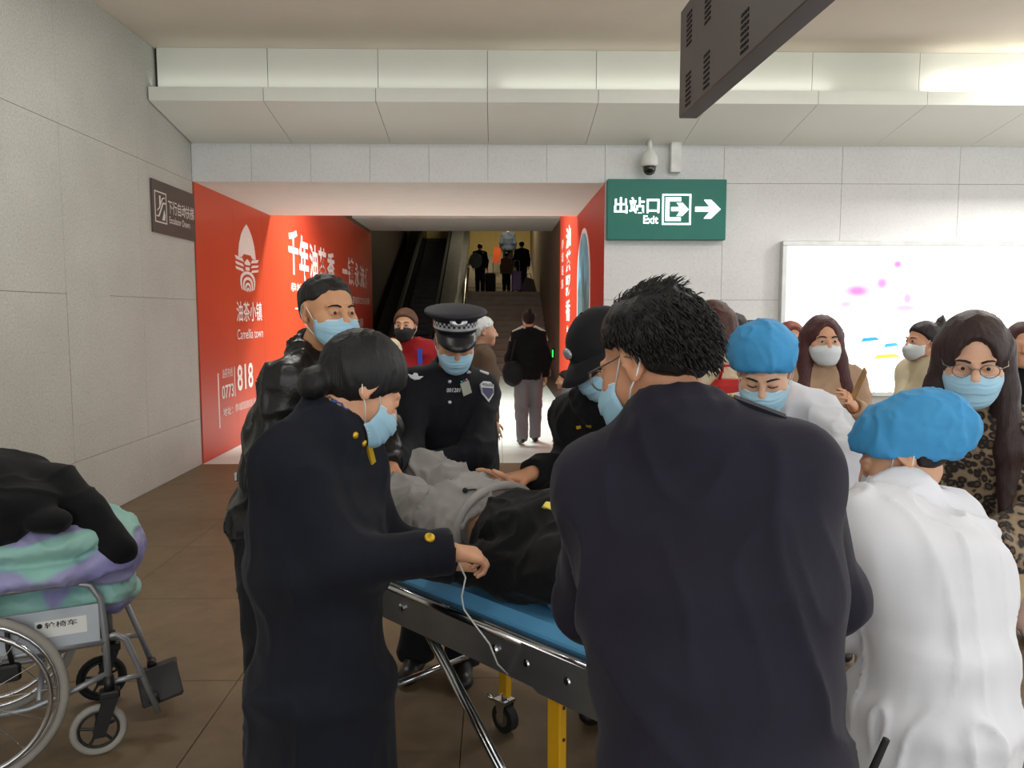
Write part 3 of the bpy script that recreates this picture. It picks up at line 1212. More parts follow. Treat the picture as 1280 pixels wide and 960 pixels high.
def add_head(F, h, neck, fem=False, detail=True, kn=.02):
    s, R, w = h.s, h.R, h.w
    e = lambda p, r, k=.02, cut=False, Q=None: F.ell(w(*p), [q * s for q in r], R if Q is None else Q, k * s, cut)
    r = lambda a, b, ra, rb=None, k=.012, cut=False: F.rc(w(*a), w(*b), ra * s, (rb if rb is not None else ra) * s, k * s, cut)
    e((0, -.014, .026), (.077, .097, .090))
    e((0, .028, -.046), (.058 if fem else .062, .064, .070), .03)
    e((0, .066, -.096), (.026, .022, .020), .03)
    F.rc(w(0, -.022, -.055), neck, .050 * s if fem else .055 * s, .054 * s if fem else .062 * s, kn)
    if not detail:
        r((0, .085, -.01), (0, .108, -.03), .010, .014)
        return
    for g in (-1, 1):
        e((g * .040, .056, -.030), (.030, .030, .030), .03)
        e((g * .031, .098, .000), (.020, .016, .011), .012, True)
        e((g * .031, .080, .000), (.0165, .014, .0125), .004)
        r((g * .012, .090, .018), (g * .046, .074, .020), .008, .007, .012)
        r((g * .018, .0925, .007), (g * .044, .083, .0065), .0035, .003, .004)
        # ear: rim, bowl and lobe
        q = R @ np.array(Matrix.Rotation(g * math.radians(-22), 3, 'Z') @ Matrix.Rotation(math.radians(-12), 3, 'X'))
        e((g * .080, -.016, .0), (.0085, .020, .033), .008, False, q)
        e((g * .089, -.012, .002), (.007, .012, .020), .004, True, q)
        e((g * .079, -.010, -.029), (.007, .010, .010), .008)
    r((0, .088, .012), (0, .112, -.028), .008, .013, .014)
    for g in (-1, 1):
        e((g * .012, .104, -.033), (.009, .011, .008), .008)
    r((-.020, .089, -.062), (.020, .089, -.062), .0065, None, .008)
    r((-.016, .089, -.072), (.016, .089, -.072), .0075, None, .008)
    r((-.02, .096, -.067), (.02, .096, -.067), .0025, None, .004, True)


def add_hand(F, wr, dirn, palm_n, right=True, curl=.5, spread=.10, s=1.0, thumb=.6, point=None):
    """hand from the wrist along dirn; palm_n points out of the palm; curl 0 flat .. 1 fist"""
    d = unit(dirn)
    n = unit(np.asarray(palm_n, float) - d * (np.asarray(palm_n, float) @ d))
    t = np.cross(d, n) * (1 if right else -1)      # towards the thumb
    P = lambda a, b, c: np.asarray(wr, float) + (d * a + t * b + n * c) * s
    ks = [(.088, .030), (.092, .010), (.088, -.010), (.080, -.028)]
    ln = [(.040, .026, .020), (.044, .029, .022), (.040, .027, .021), (.031, .021, .018)]
    for (a, b), r in zip(ks, (.0125, .0125, .012, .011)):
        F.rc(P(.0, b * .45, 0), P(a, b, -.002), .017 * s, r * s, .012)
    F.ell(P(.05, .022, .010), (.024 * s, .016 * s, .014 * s), np.array([d, t, n]).T, .014)
    for i, ((a, b), L) in enumerate(zip(ks, ln)):
        cu = curl if point is None or i != point else .1
        p = P(a, b, -.002)
        ang = .25 * cu * math.pi * .8
        sp = spread * (1.5 - i) * .8
        rr = (.0090, .0092, .0088, .0078)[i]
        for j, l in enumerate(L):
            dd = unit(d * math.cos(ang) + n * math.sin(ang) + t * sp * math.cos(ang))
            q = p + dd * l * s
            F.rc(p, q, (rr - .0006 * j) * s, (rr - .0006 * (j + 1)) * s, .003)
            p = q
            ang += cu * math.pi * (.42 if j == 0 else .32)
    p0, p1 = P(.018, .022, .006), P(.048, .050, .012 + .012 * thumb)
    dd = unit(d * .8 + t * .45 + n * (.3 + .5 * thumb))
    p2 = p1 + dd * .034 * s
    d3 = unit(d * .95 + t * (.25 - .3 * thumb) + n * .35 * thumb)
    p3 = p2 + d3 * .028 * s
    F.rc(p0, p1, .017 * s, .0115 * s, .010)
    F.rc(p1, p2, .0112 * s, .0100 * s, .003)
    F.rc(p2, p3, .0100 * s, .0082 * s, .003)


def bounds(pts, pad):
    a = np.array(pts)
    return a.min(0) - pad, a.max(0) + pad


JN = ['pelvis', 'chest', 'neck', 'head'] + [a + b for a in ('sh', 'el', 'wr', 'hip', 'kn', 'an', 'toe') for b in 'RL']


def fill_torso(F, J, g, kk=.04, belly=0.0, wa=0.0):
    """torso with g metres added all round"""
    s, side = J['s'], J['side']
    fem = J['fem']
    up = unit(J['chest'] - J['pelvis'])
    shm = (J['shR'] + J['shL']) / 2
    hw = float(np.linalg.norm(J['shR'] - J['shL'])) / 2
    sside = unit(J['shR'] - J['shL'])
    W = lambda a, b: (a * s + g, b * s + g)
    waist = J['pelvis'] * .45 + J['chest'] * .55
    F.ec(J['pelvis'] - up * .04, waist, side, W(.155, .105 + belly), W((.128 if fem else .142) + wa, .098 + belly + wa), kk)
    F.ec(waist, J['chest'], side, W((.128 if fem else .142) + wa, .098 + belly + wa), W(.142 if fem else .156, .112), kk)
    u2 = unit(shm - J['chest'])
    F.ec(J['chest'] - u2 * .01, shm - u2 * .035 * s, sside, W(.142 if fem else .156, .110), (hw * .86 + g, .074 * s + g), kk)
    for n, gg in (('R', 1), ('L', -1)):
        F.rc(J['sh' + n] * .78 + shm * .22 - u2 * .05 * s, waist + sside * gg * .06 * s, .062 * s + g, .075 * s + g, .06)
        F.rc(J['neck'] - u2 * .015 * s, J['sh' + n] + u2 * .006, .056 * s + g * .7, .044 * s + g, .05)


def fill_arm(F, J, n, g, gw=None, kk=.03, stop=1.0):
    s = J['s']
    gw = g if gw is None else gw
    f = .9 if J['fem'] else 1
    F.rc(J['sh' + n], J['el' + n], .049 * s * f + g * .72, .041 * s * f + g, kk)
    w = J['el' + n] + (J['wr' + n] - J['el' + n]) * stop
    F.rc(J['el' + n], w, .042 * s * f + g, .030 * s * f + gw, kk)


def fill_leg(F, J, n, g, gk=None, ga=None, kk=.03):
    s = J['s']
    gk = g if gk is None else gk
    ga = g if ga is None else ga
    F.rc(J['hip' + n], J['kn' + n], .082 * s + g, .056 * s + gk, kk)
    F.rc(J['kn' + n], J['an' + n], .056 * s + gk, .040 * s + ga, kk)


def build_body(J, root, tone, hc=.016, hf=.0048, hands=True, detail=True, legs=True, hand_spec=None):
    """the figure itself: head, neck, trunk, limbs and hands as one surface"""
    h = J['H']
    lo, hi = bounds([J[k] for k in JN] + [h.w(0, 0, .12)], .22)
    fine = [bounds([h.w(x, y, z) for x in (-.09, .09) for y in (-.11, .13) for z in (-.13, .12)], .004)] if detail else []
    hs = hand_spec or {}
    if hands:
        for n in 'RL':
            d = unit(J['wr' + n] - J['el' + n]) if n not in hs else hs[n][0]
            fine.append(bounds([J['wr' + n], J['wr' + n] + unit(d) * .15], .05))
    F = Field(lo, hi, hc, fine, hf)
    fill_torso(F, J, -.022)
    for n in 'RL':
        fill_arm(F, J, n, -.010, -.003)
        fill_leg(F, J, n, -.012, -.010, -.006)
        F.rc(J['an' + n], J['toe' + n], .034 * J['s'], .024 * J['s'], .02)
        if hands:
            fw = unit(J['wr' + n] - J['el' + n])
            spec = hs.get(n)
            if spec is None:
                spec = (fw, -J['side'] if n == 'R' else J['side'], .35)
            sc = J['s'] * (.92 if J['fem'] else 1.0)
            add_hand(F, J['wr' + n], spec[0], spec[1], n == 'R', spec[2], s=sc, **(spec[3] if len(spec) > 3 else {}))
    add_head(F, h, J['neck'], J['fem'], detail)
    return F.mesh('body', skin(tone), root, relax=0 if detail else 1)


def add_eyes(J, root, brow=True, closed=False):
    h = J['H']
    if not closed:
        for g in (-1, 1):
            o = MB().lathe([(.0105 * math.sin(q), -.0105 * math.cos(q)) for q in np.linspace(.12, 3.02, 9)], h.w(g * .031, .0835, .0005), h.R, 12).build('eye', mat('eye_white', (190, 182, 176), .25), root, smooth=True)
            MB().lathe([(.0058, -.002), (.0052, .0015), (.003, .0026)], h.w(g * .031, .0928, .0005), h.R @ np.array(Matrix.Rotation(-math.pi / 2, 3, 'X')), 12).build('iris', mat('eye_dark', (22, 16, 13), .15), o, smooth=True)
    if brow:
        for g in (-1, 1):
            MB().tube([h.w(g * .013, .1005, .0195), h.w(g * .026, .0985, .0245), h.w(g * .040, .090, .0235), h.w(g * .050, .080, .018)], [.003, .0036, .003, .0015], 6).build('eyebrow', mat('brow_hair', (26, 20, 18), .8), root, smooth=True)


def hair_mat(tone):
    key = 'hair_%d_%d_%d' % tone
    if key not in _mats:
        k = NT(key)
        co = k.coords('pos', (90, 90, 9))
        f = k.noise(co, 3.0, 4)
        c = srgb(*tone)
        k.l(k.ramp(f, [(.3, tuple(q * .6 for q in c)), (.7, tuple(min(1, q * 1.5 + .003) for q in c))]), k.b.inputs['Base Color'])
        k.b.inputs['Roughness'].default_value = .48
        k.b.inputs['Specular IOR Level'].default_value = .35
        k.bump(f, .5, .004)
        _mats[key] = k.m
    return _mats[key]


def build_hair(J, root, style='short', tone=(24, 20, 20), h=.006, thick=.014, length=.32, side_part=0.0, seed=0.0, tuft=0, line=0.0):
    H = J['H']
    s, R, w = H.s, H.R, H.w
    pts = [w(x, y, z) for x in (-.13, .13) for y in (-.17, .12) for z in (-.14 if style == 'short' else -.16, .15)]
    down = V(0, 0, -1)
    if style in ('long',):
        pts += [w(0, 0, 0) + down * (length + .12)]
    F = Field(*bounds(pts, .03), h)
    t = thick
    F.ell(w(0, -.016, .028), [(.077 + t) * s, (.097 + t) * s, (.090 + t) * s], R, 0)
    if style == 'short':
        F.ell(w(0, -.03, .03), [(.079 + t) * s, (.085 + t) * s, (.084 + t) * s], R, .02)
        # the hairline: over the brow, above the ears, down to the nape
        F.plane(w(0, .082 - line * .4, .072 + line), R @ V(0, .62, -.78), .012)
        F.ell(w(.085, .012, -.014), [.045 * s, .052 * s, .052 * s], R, .008, True)
        F.ell(w(-.085, .012, -.014), [.045 * s, .052 * s, .052 * s], R, .008, True)
    else:
        F.plane(w(0, .082 - line * .4, .074 + line), R @ V(0, .70, -.72), .01) if style in ('bun', 'pony') else None
        if style == 'bun':
            F.ell(w(0, -.106, -.060), [.050 * s, .036 * s, .042 * s], R, .007)
            F.rc(w(0, -.075, -.03), w(0, -.096, -.05), .045 * s, .024 * s, .02)
        if style == 'pony':
            F.chain([w(0, -.10, .07), w(0, -.125, .125), w(0, -.135, .16)], [.032 * s, .024 * s, .010 * s], .02)
        if style == 'long':
            # curtains either side of the face, sheet behind
            F.ell(w(0, .102, .0), [.054 * s, .055 * s, .090 * s], R, .012, True)
            F.ell(w(0, .075, -.085), [.062 * s, .075 * s, .085 * s], R, .012, True)
            for g in (-1, 1):
                a = w(g * .070, -.005, .03)
                b = w(g * .082, .010, -.09)
                c = b + down * (length * .45) + R @ V(g * .022, .03, 0)
                e = b + down * length + R @ V(g * .012, .045, 0)
                F.chain([a, b, c, e], [.034 * s, .036 * s, .040 * s, .014 * s], .03)
            b = w(0, -.09, -.08)
            for g in (-1, 0, 1):
                F.chain([w(g * .04, -.075, .02), b + R @ V(g * .05, 0, 0), b + R @ V(g * .06, .02, 0) + down * length * .75], [.05 * s, .052 * s, .022 * s], .03)
    o_noise = folds(.0022, 30, (1, 1, .3), seed) if style != 'short' else lumps(.004, 42, seed, (1, 1, .5))
    ob = F.mesh('hair', hair_mat(tone), root, o_noise)
    if tuft:
        add_tufts(ob, root, H, tuft, tone, seed)
    return ob


def add_tufts(ob, root, H, n, tone, seed):
    """short locks standing off the surface, so that the outline is not a helmet"""
    rs = np.random.RandomState(int(seed * 10) + 3)
    me = ob.data
    co = np.zeros(len(me.vertices) * 3, np.float32)
    no = np.zeros(len(me.vertices) * 3, np.float32)
    me.vertices.foreach_get('co', co)
    me.vertices.foreach_get('normal', no)
    co, no = co.reshape(-1, 3), no.reshape(-1, 3)
    up = H.R[:, 2]
    back = -H.R[:, 1]
    hl = H.w(0, .082, .072) - wloc(root)
    keep = np.nonzero((co - hl) @ (H.R @ V(0, .62, -.78)) < -.022)[0]
    pick = rs.choice(keep, n)
    vs, fs = [], []
    for i in pick:
        p, m = co[i], no[i]
        flow = unit(-up * .9 + back * .25 + rs.randn(3) * .16 + m * .16)
        if m @ up > .75:
            flow = unit(H.R[:, 0] * (.5 if p @ H.R[:, 0] > 0 else -.3) + H.R[:, 1] * .25 - H.R[:, 1] * .5 + m * .22 + rs.randn(3) * .12)
        L = rs.uniform(.014, .030)
        a = unit(np.cross(flow, m) + 1e-6)
        wd = rs.uniform(.0012, .0026)
        b = len(vs)
        q = p - m * .003
        mid = p + flow * L * .55 + m * .001
        vs += [q + a * wd, q - a * wd, q + m * wd, mid + a * wd * .8, mid - a * wd * .8, mid + m * wd * .8, p + flow * L - m * .002]
        fs += [(b, b + 2, b + 5, b + 3), (b + 2, b + 1, b + 4, b + 5), (b + 1, b, b + 3, b + 4), (b + 3, b + 5, b + 6), (b + 5, b + 4, b + 6), (b + 4, b + 3, b + 6)]
    idx = [i for f in fs for i in f]
    m2 = raw_mesh('hair_locks', np.array(vs), idx, [len(f) for f in fs])
    o = link_mesh('hair_locks', m2, hair_mat(tone), root)
    o['kind'] = 'stuff'


M_MASK = mat('mask_blue', (164, 206, 228), .7, var=.04, nscale=14)
M_MASKW = mat('mask_white', (216, 222, 226), .75, var=.04, nscale=14)
M_MASKB = mat('mask_black', (28, 28, 30), .8)
M_LOOP = mat('ear_loop_white', (228, 228, 226), .7)


def build_mask(J, root, m=None, loops=True, nu=25, nv=37):
    H = J['H']
    m = m or M_MASK
    def P(u, v, off=0.0):
        th = u * math.radians(80)
        yf = np.interp(v, [0, .28, .55, .82, 1], [.105, .131, .124, .116, .092]) + off
        yf += .0055 * (((v * 4.0 + .2) % 1) ** 2 - .4) * (1 if .1 < v < .93 else 0) * (1 - u * u)
        ww = np.interp(v, [0, .4, .8, 1], [.076, .077, .071, .062]) + off
        zt = np.interp(abs(u), [0, .25, 1], [-.010, -.020, -.024])
        zb = np.interp(abs(u), [0, .5, 1], [-.124, -.116, -.082])
        y0 = .012
        return H.w(ww * math.sin(th), y0 + (yf - y0) * max(math.cos(th), 0) ** .85, zt + (zb - zt) * v)
    G = [[P(u, v) for v in np.linspace(1, 0, nv)] for u in np.linspace(-1, 1, nu)]
    mk = MB().grid(G, .002).build('face_mask', m, root, smooth=True)
    if m is M_MASK:
        for a, b in ((0, .055), (.945, 1)):
            G2 = [[P(u, v, .0012) for v in (b, (a + b) / 2, a)] for u in np.linspace(-.99, .99, nu)]
            MB().grid(G2, .001).build('edge_band', M_MASKW, mk, smooth=True)
    if loops:
        for g in (-1, 1):
            MB().tube([P(g * .99, .04), H.w(g * .082, .004, .012), H.w(g * .084, -.018, .026), H.w(g * .081, -.034, .018), H.w(g * .082, -.036, -.005), H.w(g * .083, -.022, -.026), H.w(g * .081, .0, -.045), P(g * .99, .96)], .0016, 6).build('ear_loop', M_LOOP, mk, smooth=True)
    return mk


def build_glasses(J, root, col=(150, 140, 130), r=.0016):
    H = J['H']
    M_ = mat('spectacle_wire', col, .3, .9)
    g_ = MB()
    for g in (-1, 1):
        ring = [H.w(g * .034 + .024 * math.cos(q), .107 - .004 * abs(math.cos(q)), -.002 + .019 * math.sin(q)) for q in np.linspace(0, 2 * math.pi, 17)[:-1]]
        g_.tube(ring, r, 6, closed=True)
        g_.tube([H.w(g * .058, .104, .004), H.w(g * .078, .085, .008), H.w(g * .084, .0, .014), H.w(g * .083, -.03, -.002)], r, 6)
    g_.tube([H.w(-.011, .110, .003), H.w(0, .113, .007), H.w(.011, .110, .003)], r, 6)
    o = g_.build('spectacles', M_, root, smooth=True)
    return o


def fabric(name, col, rough=.85, bump=.25, bscale=420, var=.1, sheen=.06, nscale=5):
    return mat(name, col, rough, 0, var, nscale, bump, bscale, .25, sheen=sheen)


def build_trousers(J, root, m, g=.022, gk=.03, ga=.035, h=.011, noise=None, name='trousers', top=.1, hem=.03):
    up = unit(J['chest'] - J['pelvis'])
    F = Field(*bounds([J[k] for k in JN if k[:2] in ('hi', 'kn', 'an', 'pe')] + [J['pelvis'] + up * top], .17), h)
    s = J['s']
    F.ec(J['pelvis'] - up * .06, J['pelvis'] + up * top, J['side'], (.165 * s + g, .115 * s + g), (.145 * s + g * .6, .105 * s + g * .6), .05)
    for n in 'RL':
        fill_leg(F, J, n, g, gk, ga, .03)
    F.plane(J['pelvis'] + up * top, up)
    for n in 'RL':
        pass
    if hem is not None:
        d = unit(J['anR'] - J['knR'])
        z = min(J['anR'][2], J['anL'][2])
        if abs(d[2]) > .7:
            F.plane((0, 0, z - hem), (0, 0, -1))
    return F.mesh(name, m, root, noise or folds(.005, 11, (1, 1, .6), J['root'][0]))


def build_shoes(J, root, m, h=.008, sole=None):
    for n in 'RL':
        a, t = J['an' + n], J['toe' + n]
        d = t - a
        d[2] = 0
        d = unit(d)
        s = J['s'] * (.9 if J['fem'] else 1)
        zf = min(a[2] - .085 * J['s'], t[2] - .03 * J['s']) + .002
        F = Field(*bounds([a, t], .16), h)
        F.rc(a - d * .045 * s + V(0, 0, -.035 * s), t + d * .0 + V(0, 0, .012), .040 * s, .030 * s, .03)
        F.ell(t + d * .01 * s + V(0, 0, .008), (.048 * s, .042 * s, .034 * s), frame(d)[:, [1, 0, 2]], .03)
        F.rc(a + V(0, 0, -.05 * s), a + V(0, 0, .015), .043 * s, .046 * s, .03)
        F.rc(a + V(0, 0, -.012 * s), t + V(0, 0, .012 * s), .046 * s, .033 * s, .02)
        F.plane((0, 0, zf), (0, 0, -1), .004)
        sh = F.mesh('shoe', m, root)
        if sole:
            c = (a - d * .05 * s + t + d * .05 * s) / 2
            MB().lathe([(.96, 0), (1, .006), (1, .02), (.95, .024)], (c[0], c[1], zf - .002), frame(d), 24, .047 * s, .15 * s).build('sole', sole, sh, smooth=True)


def build_top(J, root, m, g=.028, gs=.024, gw=.016, hem=.12, flare=.03, h=.0095, noise=None, name='jacket', collar=.03, cstand=.012, sleeve=1.0, belly=0.0, open_neck=True, hemdir=None, skirt=None, cuffg=None, collar_r=.012, kk=.05, wa=0.0):
    """jacket or coat: trunk, sleeves and collar; hem metres below the pelvis (skirt: list of (point, half width, half depth))"""
    s, side = J['s'], J['side']
    up = unit(J['chest'] - J['pelvis'])
    hd = unit(hemdir) if hemdir is not None else -up
    end = J['pelvis'] + hd * hem
    pts = [J[k] for k in JN if k[:2] in ('sh', 'el', 'wr', 'pe', 'ch', 'ne')] + [end]
    if skirt:
        pts += [q[0] + V(a * q[1], b * q[1], 0) for q in skirt for a in (-1, 1) for b in (-1, 1)]
    F = Field(*bounds(pts, .19), h)
    fill_torso(F, J, g, kk, belly, wa)
    if skirt:
        pv = (J['pelvis'], .155 * s + g, .105 * s + g)
        for q in skirt:
            F.ec(pv[0], q[0], side, pv[1:], q[1:], .04, .3)
            pv = q
        hd = unit(skirt[-1][0] - (skirt[-2][0] if len(skirt) > 1 else J['pelvis']))
        end = skirt[-1][0]
    elif hem > 0:
        F.ec(J['pelvis'], end, side, (.158 * s + g, .108 * s + g), (.162 * s + g + flare, .112 * s + g + flare), .04, .3)
    for n in 'RL':
        fill_arm(F, J, n, gs, gw if cuffg is None else cuffg, .035, sleeve)
    # collar standing round the neck
    H = J['H']
    nk = J['neck']
    ax = unit(H.w(0, -.02, -.06) - nk)
    fr_ = frame(unit(np.cross(J['side'], ax)) * -1 if False else np.cross(ax, J['side']), ax)
    if collar:
        for lev, rr in ((-.012, .088), (collar * .4, .079), (collar * .8, .074)):
            ring = []
            for q in np.linspace(0, 2 * math.pi, 15):
                lift = lev - .020 * math.sin(q)
                ring.append(nk + ax * (lift + cstand - .01) + fr_[:, 0] * math.cos(q) * rr * s + fr_[:, 1] * (math.sin(q) * (rr - .006) * s))
            F.chain(ring, [collar_r] * len(ring), .012)
    if open_neck:
        F.rc(nk + ax * .015, nk + ax * .2, .058 * s, .062 * s, .008, True)
    # cuffs and hem end cleanly
    for n in 'RL':
        d = unit(J['wr' + n] - J['el' + n])
        w = J['el' + n] + (J['wr' + n] - J['el' + n]) * sleeve
        F.put(w - .09, w + .09, 0, lambda X, Y, Z, w=w, d=d: np.maximum(-((X - w[0]) * d[0] + (Y - w[1]) * d[1] + (Z - w[2]) * d[2]), np.sqrt((X - w[0]) ** 2 + (Y - w[1]) ** 2 + (Z - w[2]) ** 2) - .085), True)
        F.rc(w - d * .004, w + d * .02, .030 * s, .034 * s, .004, True)
    F.plane(end, hd)
    return F.mesh(name, m, root, noise or folds(.007, 8, (1, 1, .6), J['root'][0] + 1))


def person(label, J, group=None, z=None):
    r = J['root']
    return empty('person', tuple(r), label, 'person', group)


def set_head(J, c=None, face=None, up=None, s=None):
    if c is not None:
        J['head'] = np.asarray(c, float)
    J['H'] = Head(J['head'], J['face'] if face is None else face, (0, 0, 1) if up is None else up, J['s'] if s is None else s)
    return J


def patch_on(me_obj, p, n, r):
    """nearest surface point of an object to world point p"""
    o = wloc(me_obj)
    if len(p) == 2:                     # where the line of sight through that pixel meets the garment
        c = V(0, 0, CAM_Z)
        ok, loc, no, _ = me_obj.ray_cast(Vector(c - o), Vector(unit(at(p[0], p[1], 3.0) - c)))
        if ok:
            return np.array(loc) + o, np.array(no)
        p = at(p[0], p[1], float(np.linalg.norm(o[:2])))
    ok, loc, no, _ = me_obj.closest_point_on_mesh(Vector(np.asarray(p, float) - o))
    return np.array(loc) + o, np.array(no)
# ================================================================== THE PEOPLE ROUND THE STRETCHER
M_NAVY = fabric('navy_wool', (31, 29, 42), .85, .2, 500, .1, .06)
M_NAVYD = fabric('navy_coat', (18, 20, 31), .85, .2, 500, .12, .05)
M_PBLACK = fabric('police_cloth', (16, 16, 23), .8, .2, 500, .12, .04)
M_BLACKC = fabric('black_cloth', (13, 13, 16), .88, .25, 300, .15, .05)
M_LEATHER = mat('black_leather', (20, 19, 20), .34, 0, .2, 8, .35, 90, .5)
M_TROUS = fabric('dark_trousers', (20, 20, 25), .85)
M_WHITEC = fabric('white_cotton', (226, 226, 232), .85, .12, 500, .03, .1)
M_SHOE = mat('shoe_black', (26, 22, 21), .4)
M_GOLD = mat('gold_braid', (222, 180, 52), .4, .6)
M_SILVER = mat('silver_badge', (200, 202, 206), .3, .6)
M_SHIRT = fabric('blue_shirt', (70, 92, 150), .8)

STR_O = V(.47, 1.99, 0)
STR_U = unit(V(-.687, .727, 0))        # towards the feet
STR_V = unit(V(.727, .687, 0))         # towards the far side


def SX(u, v, z):
    return STR_O + STR_U * u + STR_V * v + V(0, 0, z)


def put(J, **kw):
    for k, v in kw.items():
        J[k] = np.asarray(v, float)
    return J


def button(root_obj, p, r=.011, m=None, name='button', parent=None, out=.0):
    """a round button or badge lying on the surface next to p"""
    q, n = patch_on(root_obj, p, None, None)
    R = frame(np.cross(n, V(.3, .2, .9)), n)
    return MB().lathe([(r, -.004), (r, .002), (r * .8, .005), (r * .3, .006)], q + n * out, R, 14).build(name, m or M_GOLD, parent or root_obj, smooth=True)


def plate(root_obj, p, xdir, w, h, m, name, t=.004, parent=None, poly=None, lift=.001):
    """a flat patch w x h laid on the surface next to p; xdir runs along its width"""
    q, n = patch_on(root_obj, p, None, None)
    x = unit(np.asarray(xdir, float) - n * (np.asarray(xdir, float) @ n))
    y = np.cross(n, x)
    poly = poly or [(-.5, -.5), (.5, -.5), (.5, .5), (-.5, .5)]
    o = MB().prism([(a * w, b * h) for a, b in poly], q + n * lift - n * .004, x, y, n, t + .004).build(name, m, parent or root_obj)
    return o, q + n * (lift + t), x, y, n


def surgical_cap(J, root, puff=(0, -.04, .035), m=None, grow=0.0, seed=0.0):
    H = J['H']
    s, R, w = H.s, H.R, H.w
    m = m or mat('scrub_blue', (62, 150, 206), .75, 0, .06, 9, .15, 300)
    F = Field(*bounds([w(x, y, z) for x in (-.14, .14) for y in (-.2, .14) for z in (-.13, .17)], .02), .0065)
    F.ell(w(0, -.020, .046), [.101 * s, .122 * s, .092 * s], R, 0)
    F.ell(w(*puff), [(.090 + grow) * s, (.095 + grow) * s, (.078 + grow) * s], R, .05)
    F.plane(w(0, .09, .048), R @ V(0, .50, -.87), .006)
    cap = F.mesh('surgical_cap', m, root, folds(.0055, 17, (1, 1, .8), seed, .3))
    return cap


def police_cap(J, root):
    H = J['H']
    tilt = np.array(Matrix.Rotation(math.radians(20), 3, 'X'))
    R = H.R @ tilt
    c = H.w(0, -.012, .052)
    m = mat('cap_cloth', (30, 29, 40), .7, 0, .08, 8, .2, 400)
    cap = MB().lathe([(.92, -.02), (.95, .0), (.95, .034), (1.0, .039), (1.22, .050), (1.36, .058), (1.39, .064), (1.35, .070), (1.15, .076), (.8, .082), (.3, .086), (.05, .087)], c, R, 40, .089, .106).build('peaked_cap', m, root, smooth=True)
    b = MB()
    n = 56
    for row, (z0, z1) in enumerate(((.004, .014), (.014, .023), (.023, .032))):
        for k in range(n):
            q0, q1 = 2 * math.pi * k / n, 2 * math.pi * (k + 1) / n
            b.mi = 0 if row == 0 else (1 if (k + row) % 2 else 0)
            P = lambda q, z: c + R @ V(.0875 * math.cos(q), .1035 * math.sin(q), z)
            b.add([P(q0, z0), P(q1, z0), P(q1, z1), P(q0, z1)], [(0, 1, 2, 3)])
    b.build('checked_band', [M_SILVER, M_BLACK], cap)
    G = []
    for q in np.linspace(math.radians(22), math.radians(158), 17):
        e = max(0, math.sin((q - math.radians(22)) / math.radians(136) * math.pi)) ** .6
        G.append([c + R @ V(.087 * math.cos(q) * (1 + .12 * t * e), .104 * math.sin(q) + .052 * t * e, -.002 - .052 * t * e - .012 * t * t) for t in (0, .35, .7, 1)])
    MB().grid(G, -.004).build('visor', mat('cap_visor', (24, 23, 28), .3), cap, smooth=True)
    bc = c + R @ V(0, .122, .046)
    Rb = R @ np.array(Matrix.Rotation(math.radians(-60), 3, 'X'))
    MB().lathe([(1, -.003), (1, .002), (.75, .006), (.35, .008)], bc, Rb, 18, .034, .020).build('cap_badge', M_SILVER, cap, smooth=True)
    MB().lathe([(1, 0), (.9, .004), (.3, .006)], bc + Rb @ V(0, 0, .005), Rb, 12, .014, .013).build('cap_badge_shield', M_PBLACK, cap, smooth=True)
    return cap


def baseball_cap(J, root, m):
    H = J['H']
    s, R, w = H.s, H.R, H.w
    F = Field(*bounds([w(x, y, z) for x in (-.12, .12) for y in (-.15, .14) for z in (-.06, .16)], .02), .006)
    F.ell(w(0, -.014, .034), [.092 * s, .113 * s, .104 * s], R, 0)
    F.plane(w(0, .10, .034), R @ V(0, .22, -.97), .004)
    cap = F.mesh('baseball_cap', m, root, lumps(.0015, 25))
    G = []
    for q in np.linspace(math.radians(15), math.radians(165), 17):
        e = max(0, math.sin((q - math.radians(15)) / math.radians(150) * math.pi)) ** .6
        G.append([w(.091 * math.cos(q), -.014 + .112 * math.sin(q) + .075 * t * e, .036 - .02 * t * e - .028 * t * abs(math.cos(q)) - .012 * t * t) for t in (0, .33, .66, 1)])
    MB().grid(G, -.004).build('visor', m, cap, smooth=True)
    MB().lathe([(.007, 0), (.006, .004), (.002, .006)], w(0, -.014, .137), R, 10).build('top_button', m, cap, smooth=True)
    bc = w(0, .098, .072)
    Rb = R @ np.array(Matrix.Rotation(math.radians(-68), 3, 'X'))
    MB().lathe([(1, -.004), (1, .002), (.6, .005)], bc, Rb, 18, .030, .019).build('cap_badge', M_SILVER, cap, smooth=True)
    return cap


def lashes(J, root):
    """lowered lids: a dark lash line instead of an open eye"""
    H = J['H']
    for g in (-1, 1):
        MB().tube([H.w(g * .016, .0945, -.003), H.w(g * .030, .0965, -.006), H.w(g * .045, .088, -.003)], .0016, 5).build('lashes', mat('brow_hair', (26, 20, 18), .8), root, smooth=True)


# ------------------------------------------------------------------ man in the navy suit, nearest, back to us
J = stance(.31, 1.12, 8, 1.74)
put(J, pelvis=at(908, 960, 1.12), chest=at(888, 745, 1.20), shR=at(992, 588, 1.22), shL=at(748, 610, 1.32), neck=at(848, 530, 1.27),
    elR=at(1030, 740, 1.38), wrR=(.56, 1.62, 1.02), elL=at(742, 755, 1.48), wrL=(.24, 1.73, .99))
J['hipR'], J['hipL'] = J['pelvis'] + J['side'] * .09 + V(0, 0, -.04), J['pelvis'] - J['side'] * .09 + V(0, 0, -.04)
set_head(J, at(816, 452, 1.33), (-.62, .70, -.34), s=.95)
r = person('man in a dark navy suit seen from behind, black hair, bending over the stretcher', J)
suit_man = J
build_body(J, r, (206, 150, 116), hand_spec={'R': ((-.35, .8, -.45), (-.2, -.3, -.9), .45), 'L': ((.1, .85, -.5), (.1, -.4, -.9), .45)})
build_hair(J, r, 'short', (20, 17, 17), .0045, .012, tuft=3000, seed=1.0)
